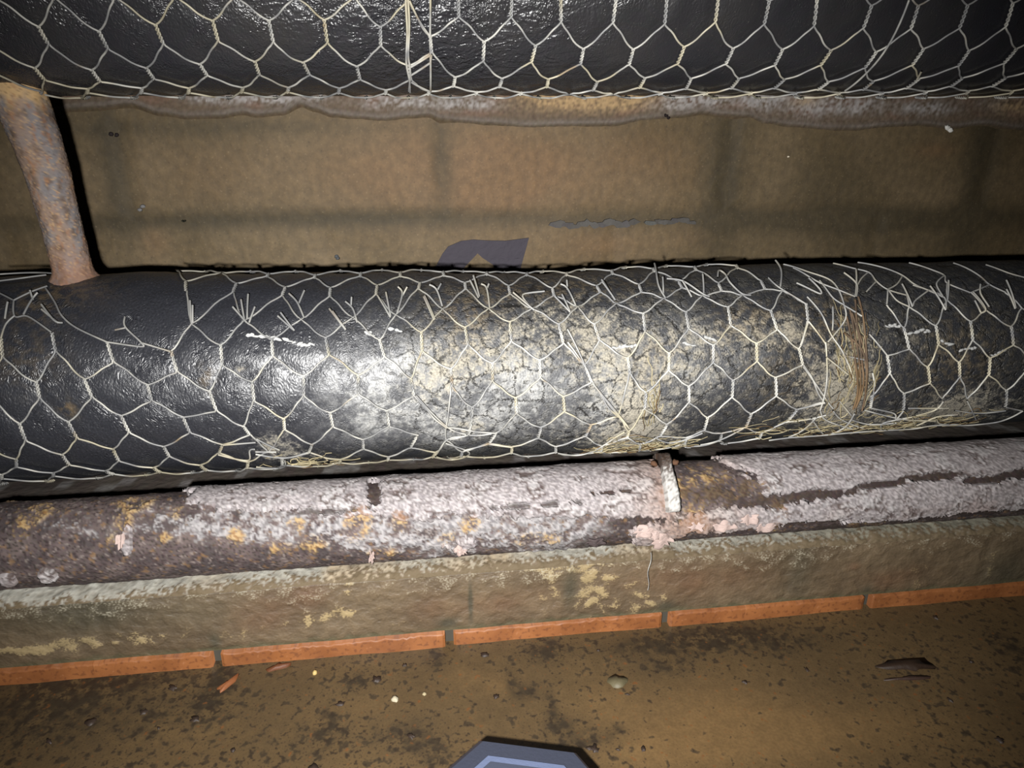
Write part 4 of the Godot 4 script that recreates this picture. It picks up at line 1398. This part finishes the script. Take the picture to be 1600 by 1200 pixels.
func build_debris() -> void:
	scrap("dead_leaf", "long dark decayed leaf lying on the silt at the right", "leaf", Vector3(0.4677, 0.0, -0.5286), 0.030, 0.010, 0.003, -0.15, lin(34, 26, 21))
	scrap("twig", "thin dark twig beside the decayed leaf on the silt", "twig", Vector3(0.455, 0.0, -0.512), 0.024, 0.0025, 0.002, -0.05, lin(44, 32, 24))
	scrap("pebble", "pale grey pebble alone on the brown silt left of the case", "pebble", Vector3(-0.0417, 0.0, -0.5486), 0.0034, 0.0042, 0.003, 0.3, lin(140, 132, 112))
	scrap("pebble", "tiny cream pebble on the silt up and right of the grey pebble", "pebble", Vector3(-0.014, 0.0, -0.5515), 0.002, 0.0025, 0.002, 0.3, lin(130, 118, 92))
	scrap("brick_chip", "orange brick chip on the silt below the first brick joint", "brick chip", Vector3(-0.2032, 0.0, -0.588), 0.004, 0.012, 0.003, -0.6, lin(104, 62, 36))
	scrap("brick_chip", "orange brick chip against the foot of the orange course", "brick chip", Vector3(-0.158, 0.0, -0.606), 0.011, 0.004, 0.003, 0.3, lin(76, 46, 28))
	scrap("stone", "flat grey-green stone on the bare silt right of centre", "stone", Vector3(0.173, 0.0, -0.5443), 0.0105, 0.009, 0.002, 0.2, lin(76, 70, 52))
	scrap("pebble", "yellowish wet pebble on the silt under the second orange brick", "pebble", Vector3(-0.1208, 0.0, -0.5929), 0.0024, 0.003, 0.003, 0.0, lin(150, 128, 80))
	var n := 0
	while n < 34:
		var x := rng.randf_range(-0.4, 0.62)
		var z := rng.randf_range(-0.6, -0.42)
		if absf(x - 0.066) < 0.09 and z > -0.46: continue
		if x > 0.22 and x < 0.42 and rng.randf() < 0.8: continue
		if x > 0.43 and x < 0.51 and z < -0.5: continue
		n += 1
		var big := rng.randf_range(0.002, 0.0055)
		scrap("grit_flake", "small dark flake of grit lying flat on the wet silt", "grit flake", Vector3(x, 0.0, z), big, big * rng.randf_range(0.5, 1.0), 0.0012, rng.randf_range(0, 3), lin(40, 33, 26), "dark grit flakes on the silt")
	# what clings to the wall
	for q in [
		["lint_tuft", "white tuft of lint stuck to the wall under the upper pipe at the right", "lint", 0.6972, -0.0415, 0.0055, 4, Color8(190, 188, 182), 0.006],
		["lint_tuft", "small pale drop on the wall right of centre", "lint", 0.4831, -0.0735, 0.0022, 1, Color8(190, 180, 160), 0.003],
		["mould_spot", "grey and black flaking spot on the wall right of the riser pipe", "spot", -0.3273, -0.1254, 0.0042, 3, Color8(96, 94, 94), 0.002],
		["mould_spot", "black hole-like spot on the wall near the riser pipe top", "spot", -0.3426, -0.0428, 0.004, 3, Color8(30, 26, 24), 0.001],
		["mould_spot", "round grey spot on the wall just above the middle pipe", "spot", -0.1045, -0.1916, 0.004, 2, Color8(62, 64, 68), 0.001],
		["mould_spot", "black speck on the slumped mortar edge", "spot", 0.3152, -0.0239, 0.003, 3, Color8(24, 20, 18), 0.005],
		["mould_spot", "pair of black specks low on the wall left of centre", "spot", -0.2810, -0.1414, 0.002, 3, Color8(28, 24, 20), 0.001],
	]:
		var st := SurfaceTool.new()
		st.begin(Mesh.PRIMITIVE_TRIANGLES)
		for k in q[6]:
			pebble(st, Vector3(q[3] + rng.randf_range(-1, 1) * q[5] * (0.0 if q[6] == 1 else 1.0), q[4] + EYE + rng.randf_range(-1, 1) * q[5] * (0.0 if q[6] == 1 else 0.6), WALL_Z + q[8]), Vector3(q[5] * 0.7, q[5] * 0.6, 0.0025), q[7].srgb_to_linear())
		tag(mesh_node(q[0], st.commit(), mats.plaster, self), q[1], q[2])
	# a root hair hanging off the loose flake
	var pts := PackedVector3Array()
	for k in 13:
		var t := k / 12.0
		pts.append(Vector3(0.218 + 0.0012 * sin(t * 9.0), -0.428 - 0.047 * t + EYE, -0.606 - 0.0012 * t))
	var th := SurfaceTool.new()
	th.begin(Mesh.PRIMITIVE_TRIANGLES)
	tube(th, pts, 0.0004, 5)
	tag(mesh_node("root_hair", th.commit(), mats.wire, self), "fine pale root hair hanging down the ledge from a loose pink flake", "root")

# ------------------------------------------------------------------ where the twists of the netting lie: mm along the pipe, tenths of a degree round it
func trace_upper() -> void:
	rows_upper.append([-266,-146,-270,-210,-222,-138,-225,-204,-177,-132,-180,-199,-132,-126,-135,-195,-86,-124,-88,-194,-41,-123,-42,-191,1,-128,1,-202,42,-187,42,-263,86,-186,86,-263,127,-186,129,-282,174,-183,174,-282,218,-179,220,-285,263,-171,265,-274,309,-181,310,-280,352,-170,357,-286,404,-192,404,-292,448,-189,450,-292,495,-184,497,-287,538,-173,542,-279,584,-170,586,-270])
	rows_upper.append([-333,-322,-336,-394,-290,-322,-289,-404,-246,-339,-245,-421,-201,-309,-200,-397,-156,-288,-156,-380,-112,-285,-112,-384,-68,-280,-68,-385,-23,-307,-24,-395,18,-347,19,-426,64,-369,64,-474,109,-386,107,-476,152,-400,152,-486,197,-401,197,-488,243,-386,242,-483,289,-391,288,-481,336,-395,336,-488,383,-397,381,-486,428,-405,427,-502,473,-386,473,-483,520,-394,521,-486,567,-382,566,-468,614,-377,614,-462])
	rows_upper.append([-344,-457,-348,-547,-311,-525,-311,-611,-267,-536,-267,-621,-222,-522,-221,-599,-177,-497,-175,-573,-131,-481,-131,-567,-91,-483,-88,-566,-46,-505,-45,-600,-1,-499,0,-599,40,-577,39,-657,83,-586,82,-663,126,-590,127,-662,173,-611,173,-700,217,-578,217,-668,262,-582,264,-682,309,-581,309,-674,355,-585,353,-673,402,-606,400,-688,448,-600,448,-688,493,-576,492,-671,538,-570,537,-649,584,-564,582,-648,631,-557,631,-640])
	rows_upper.append([-325,-723,-329,-762,-283,-690,-288,-741,-237,-682,-242,-740,-197,-682,-201,-740,-150,-674,-154,-730,-110,-673,-113,-730,-65,-680,-67,-739,-23,-702,-24,-749,17,-719,16,-760,62,-728,61,-760,105,-737,104,-760,152,-748,151,-759,196,-747,195,-759,244,-736,242,-759,290,-736,288,-759,336,-735,335,-758,383,-735,382,-758,429,-735,429,-758,476,-734,475,-757,521,-714,522,-745,566,-704,569,-745,615,-703,619,-744])
	lace_upper.append_array([[1,-124,1,-195,1,-298,-1,-433,0,-528,-2,-694],[0,-124,-1,-207,-1,-325,-3,-469,-1,-599,-1,-710],[19,-122,19,-194,18,-339,18,-432,18,-527,18,-710],[2,-195,9,-270,18,-344],[19,-426,18,-468],[1,-499,18,-432],[0,-559,18,-475],[0,-599,18,-710]])
	lace_upper.append_array([[437,-164,435,-371,432,-547,429,-688],[487,-513,490,-571]])
func trace_middle() -> void:
	rows_middle.append([-252,1020,-252,1020,-202,916,-202,916,-155,910,-155,854,-107,864,-107,820,-61,889,-61,827,-20,888,-20,816,25,931,25,840,72,946,71,886,116,941,114,886,158,885,156,846,208,892,206,829,255,899,253,843,303,912,300,839,351,907,348,847])
	rows_middle.append([-230,772,-226,676,-181,753,-182,661,-133,711,-135,632,-89,695,-89,618,-43,711,-44,625,0,736,-2,671,46,747,46,679,91,721,91,640,136,685,136,621,183,689,185,629,228,682,228,613,272,698,273,636,314,664,314,596,362,666,362,597])
	rows_middle.append([-215,449,-215,449,-168,466,-168,466,-115,466,-115,466,-66,469,-66,469,-25,477,-25,477,21,516,21,516,67,524,67,524,111,528,111,528,158,526,158,526,198,535,198,535,249,556,249,556,291,563,291,563,334,554,334,554,380,577,380,577])
	rows_middle.append([-380,396,-377,298,-337,419,-332,315,-288,356,-282,252,-232,303,-227,199,-188,332,-187,228,-142,362,-141,268,-92,359,-89,263,-41,334,-37,241,-1,373,-1,267,42,405,44,303,87,442,87,322,136,420,139,304,172,410,176,312,224,463,223,347,269,458,269,352,315,478,314,358,360,439,363,320,401,479,398,364])
	rows_middle.append([-393,203,-392,122,-349,173,-348,91,-308,177,-303,84,-254,139,-252,57,-200,99,-196,-7,-161,143,-161,39,-114,162,-115,55,-63,153,-64,50,-13,119,-11,24,26,174,26,76,67,205,66,103,114,221,114,119,159,182,166,84,203,209,205,121,246,222,245,126,293,253,292,153,339,250,339,145,385,205,389,112])
	rows_middle.append([-408,-27,-408,-120,-370,-33,-370,-134,-328,-36,-325,-136,-281,-16,-278,-118,-227,-34,-224,-131,-174,-102,-170,-158,-136,-66,-137,-135,-92,-44,-91,-137,-38,-51,-37,-156,19,-170,19,-170,46,-44,42,-240,89,11,90,-89,137,10,139,-87,195,-129,195,-129,222,14,222,-93,267,31,269,-73,314,47,315,-60,360,48,364,-74,420,-128,420,-128])
	rows_middle.append([-425,-207,-428,-272,-387,-255,-392,-323,-345,-241,-345,-335,-298,-220,-299,-326,-252,-218,-251,-305,-198,-220,-204,-289,-157,-290,-157,-290,-114,-257,-119,-327,-64,-242,-65,-332,-10,-231,-18,-353,19,-276,19,-276,70,-228,63,-323,116,-189,114,-283,168,-186,164,-284,210,-260,210,-317,250,-216,246,-326,293,-190,294,-304,341,-187,341,-307,392,-175,386,-284])
	rows_middle.append([-412,-397,-417,-454,-366,-413,-370,-462,-319,-430,-316,-497,-273,-423,-272,-515,-228,-416,-227,-521,-181,-401,-186,-503,-147,-379,-150,-481,-90,-448,-93,-516,-41,-463,-43,-544,8,-424,5,-515,36,-424,35,-516,88,-367,89,-469,135,-387,138,-490,186,-407,189,-527,228,-405,234,-556,278,-370,282,-479,317,-352,322,-474,365,-389,370,-496])
	rows_middle_right.append([490,456,490,456,515,439,515,439,562,475,562,475,603,400,603,400,646,404,646,404])
	rows_middle_right.append([504,303,508,180,541,311,542,195,582,330,582,212,629,287,630,172])
	rows_middle_right.append([483,148,488,35,531,67,537,-40,567,84,571,-15,603,101,605,-10,646,109,649,-3])
	rows_middle_right.append([473,-108,477,-192,510,-97,518,-225,558,-150,561,-171,589,-164,592,-186,634,-125,646,-268])
	ends_middle.append_array([[-379,586,-380,505],[-357,650,-361,621,-365,525],[-364,662,-361,621],[-349,565,-335,475,-329,470],[-347,532,-332,467],[-218,577,-215,449],[-214,538,-214,456],[-178,534,-165,455]])
	ends_middle.append_array([[-171,577,-167,462],[-165,610,-165,474],[-158,538,-163,455],[-127,615,-119,566,-112,473],[-113,643,-118,571],[-136,478,-122,408],[-133,489,-121,404],[-73,558,-66,517,-62,437]])
	ends_middle.append_array([[-67,580,-68,535],[-88,509,-73,398],[-85,496,-73,402],[-41,580,-30,462],[-34,618,-30,470],[-22,642,-18,609,-24,481],[-13,641,-18,609],[3,577,12,445]])
	ends_middle.append_array([[4,587,13,449],[9,661,16,645,21,533],[21,693,16,645],[55,765,59,609],[51,726,58,599],[62,695,67,671,68,529],[70,703,67,671],[93,614,113,518]])
	ends_middle.append_array([[126,636,103,615,111,528],[144,682,150,655,156,535],[152,724,151,660],[135,581,149,494],[143,598,149,498],[188,700,197,568],[188,674,198,559],[256,898,247,663,251,556]])
	ends_middle.append_array([[254,705,250,590],[258,697,274,672,290,578,298,556],[273,654,279,557],[299,722,293,577],[313,683,319,753,325,734,325,648,333,565,343,552],[393,868,390,752,379,604],[412,644,420,561,417,541,400,640],[457,695,465,607,459,516]])
	ends_middle.append_array([[474,728,458,516],[513,577,519,439],[546,566,556,410],[569,594,562,475],[593,516,600,401,595,381],[590,456,596,389],[605,565,602,505,608,421],[638,587,639,406]])
	ends_middle.append_array([[633,524,638,402]])
	seam_middle.append_array([[-356,721,-341,602,-331,512,-316,438,-288,356],[-394,682,-378,622],[-378,622,-372,519,-360,512,-337,419],[-372,519,-378,475,-380,396],[-378,622,-366,684,-356,741],[-275,492,-273,433,-258,350,-259,331,-288,356],[-282,419,-273,429],[-258,350,-232,303]])
	seam_middle.append_array([[-405,822,-384,851,-369,904],[-419,983,-395,1019,-368,966],[372,696,378,604,401,470],[404,524,414,413,420,287,432,181,446,26],[398,364,414,232],[398,364,386,226],[442,464,439,369,416,239],[442,459,458,386]])
	seam_middle.append_array([[429,453,423,305],[414,155,440,47],[414,240,415,147,417,-7,418,-185],[435,158,456,131],[463,279,483,148],[465,894,477,799,491,733,491,637,499,569,517,521],[498,923,517,780,527,689,533,607,545,550,558,499],[556,880,569,759,576,680,573,611,593,526]])
	seam_middle.append_array([[609,861,618,671,621,584,634,518],[643,812,656,692,676,621],[491,637,472,548],[499,569,490,456],[530,596,559,508,556,410],[410,814,423,654,443,567,458,520],[406,897,421,763,441,651,442,464],[427,654,432,520,442,459]])
	seam_middle.append_array([[-9,35,21,-171,39,-228],[144,387,154,250,159,182],[166,84,191,-85,207,-204],[143,313,160,167,168,76,192,-102,209,-221],[8,-457,19,-270,37,-244],[18,-300,39,-387,43,-473,26,-594,8,-484],[62,-323,38,-386],[62,-323,88,-359]])
	seam_middle.append_array([[240,-321,264,-409,293,-316],[303,-517,317,-442,339,-306],[139,-476,163,-563,178,-482,186,-390,196,-297,205,-247],[-205,-294,-180,-368,-174,-271,-168,-257],[-197,-216,-166,-206],[-169,-285,-149,-288],[-165,-182,-146,-278],[-170,-309,-143,-359,-117,-322]])
	seam_middle.append_array([[-144,-374,-147,-471,-159,-541,-176,-469],[467,52,471,-21,477,-192],[477,-192,508,-249,514,-296],[389,108,422,-115,432,-175],[391,-170,420,-128],[436,-119,458,-245],[417,-239,412,-371,405,-493],[412,-248,446,-482]])
	seam_middle.append_array([[461,-229,460,-360,453,-489],[384,-533,410,-516,437,-486,474,-471,512,-457,553,-470,580,-455,627,-506,659,-507,667,-417,673,-319],[512,-446,505,-348,535,-302],[535,-302,551,-422],[553,-424,566,-324,591,-312],[567,-332,583,-424,613,-470],[590,-180,625,-406],[645,-267,671,-318]])
	seam_middle.append_array([[521,-209,547,-223,573,-238],[561,-171,557,-246,537,-284],[470,-205,497,-262,534,-330,569,-364],[462,-290,490,-355,521,-358],[418,-185,431,-275,471,-393],[433,-191,450,-284,487,-405],[582,-260,619,-318,649,-303],[518,-225,517,-318]])
	seam_middle.append_array([[517,521,515,439],[545,550,525,482,519,439],[593,526,599,458,603,400],[634,518,641,459,646,404],[573,611,566,541,562,475],[499,569,503,485,515,439],[527,689,513,610,499,569],[489,726,476,665,463,580]])
	seam_middle.append_array([[576,680,559,602,558,499],[621,584,608,554,593,526],[380,-281,408,-264,428,-232]])
	lace_middle.append_array([[447,429,447,290,450,140,456,-17,459,-160],[448,408,451,270,454,120,459,-26,458,-175],[461,515,460,406,458,213,463,-19,467,-204],[441,388,443,253,447,103,454,-58,456,-189],[435,292,453,195,459,81],[456,493,451,328,458,153,463,-69]])
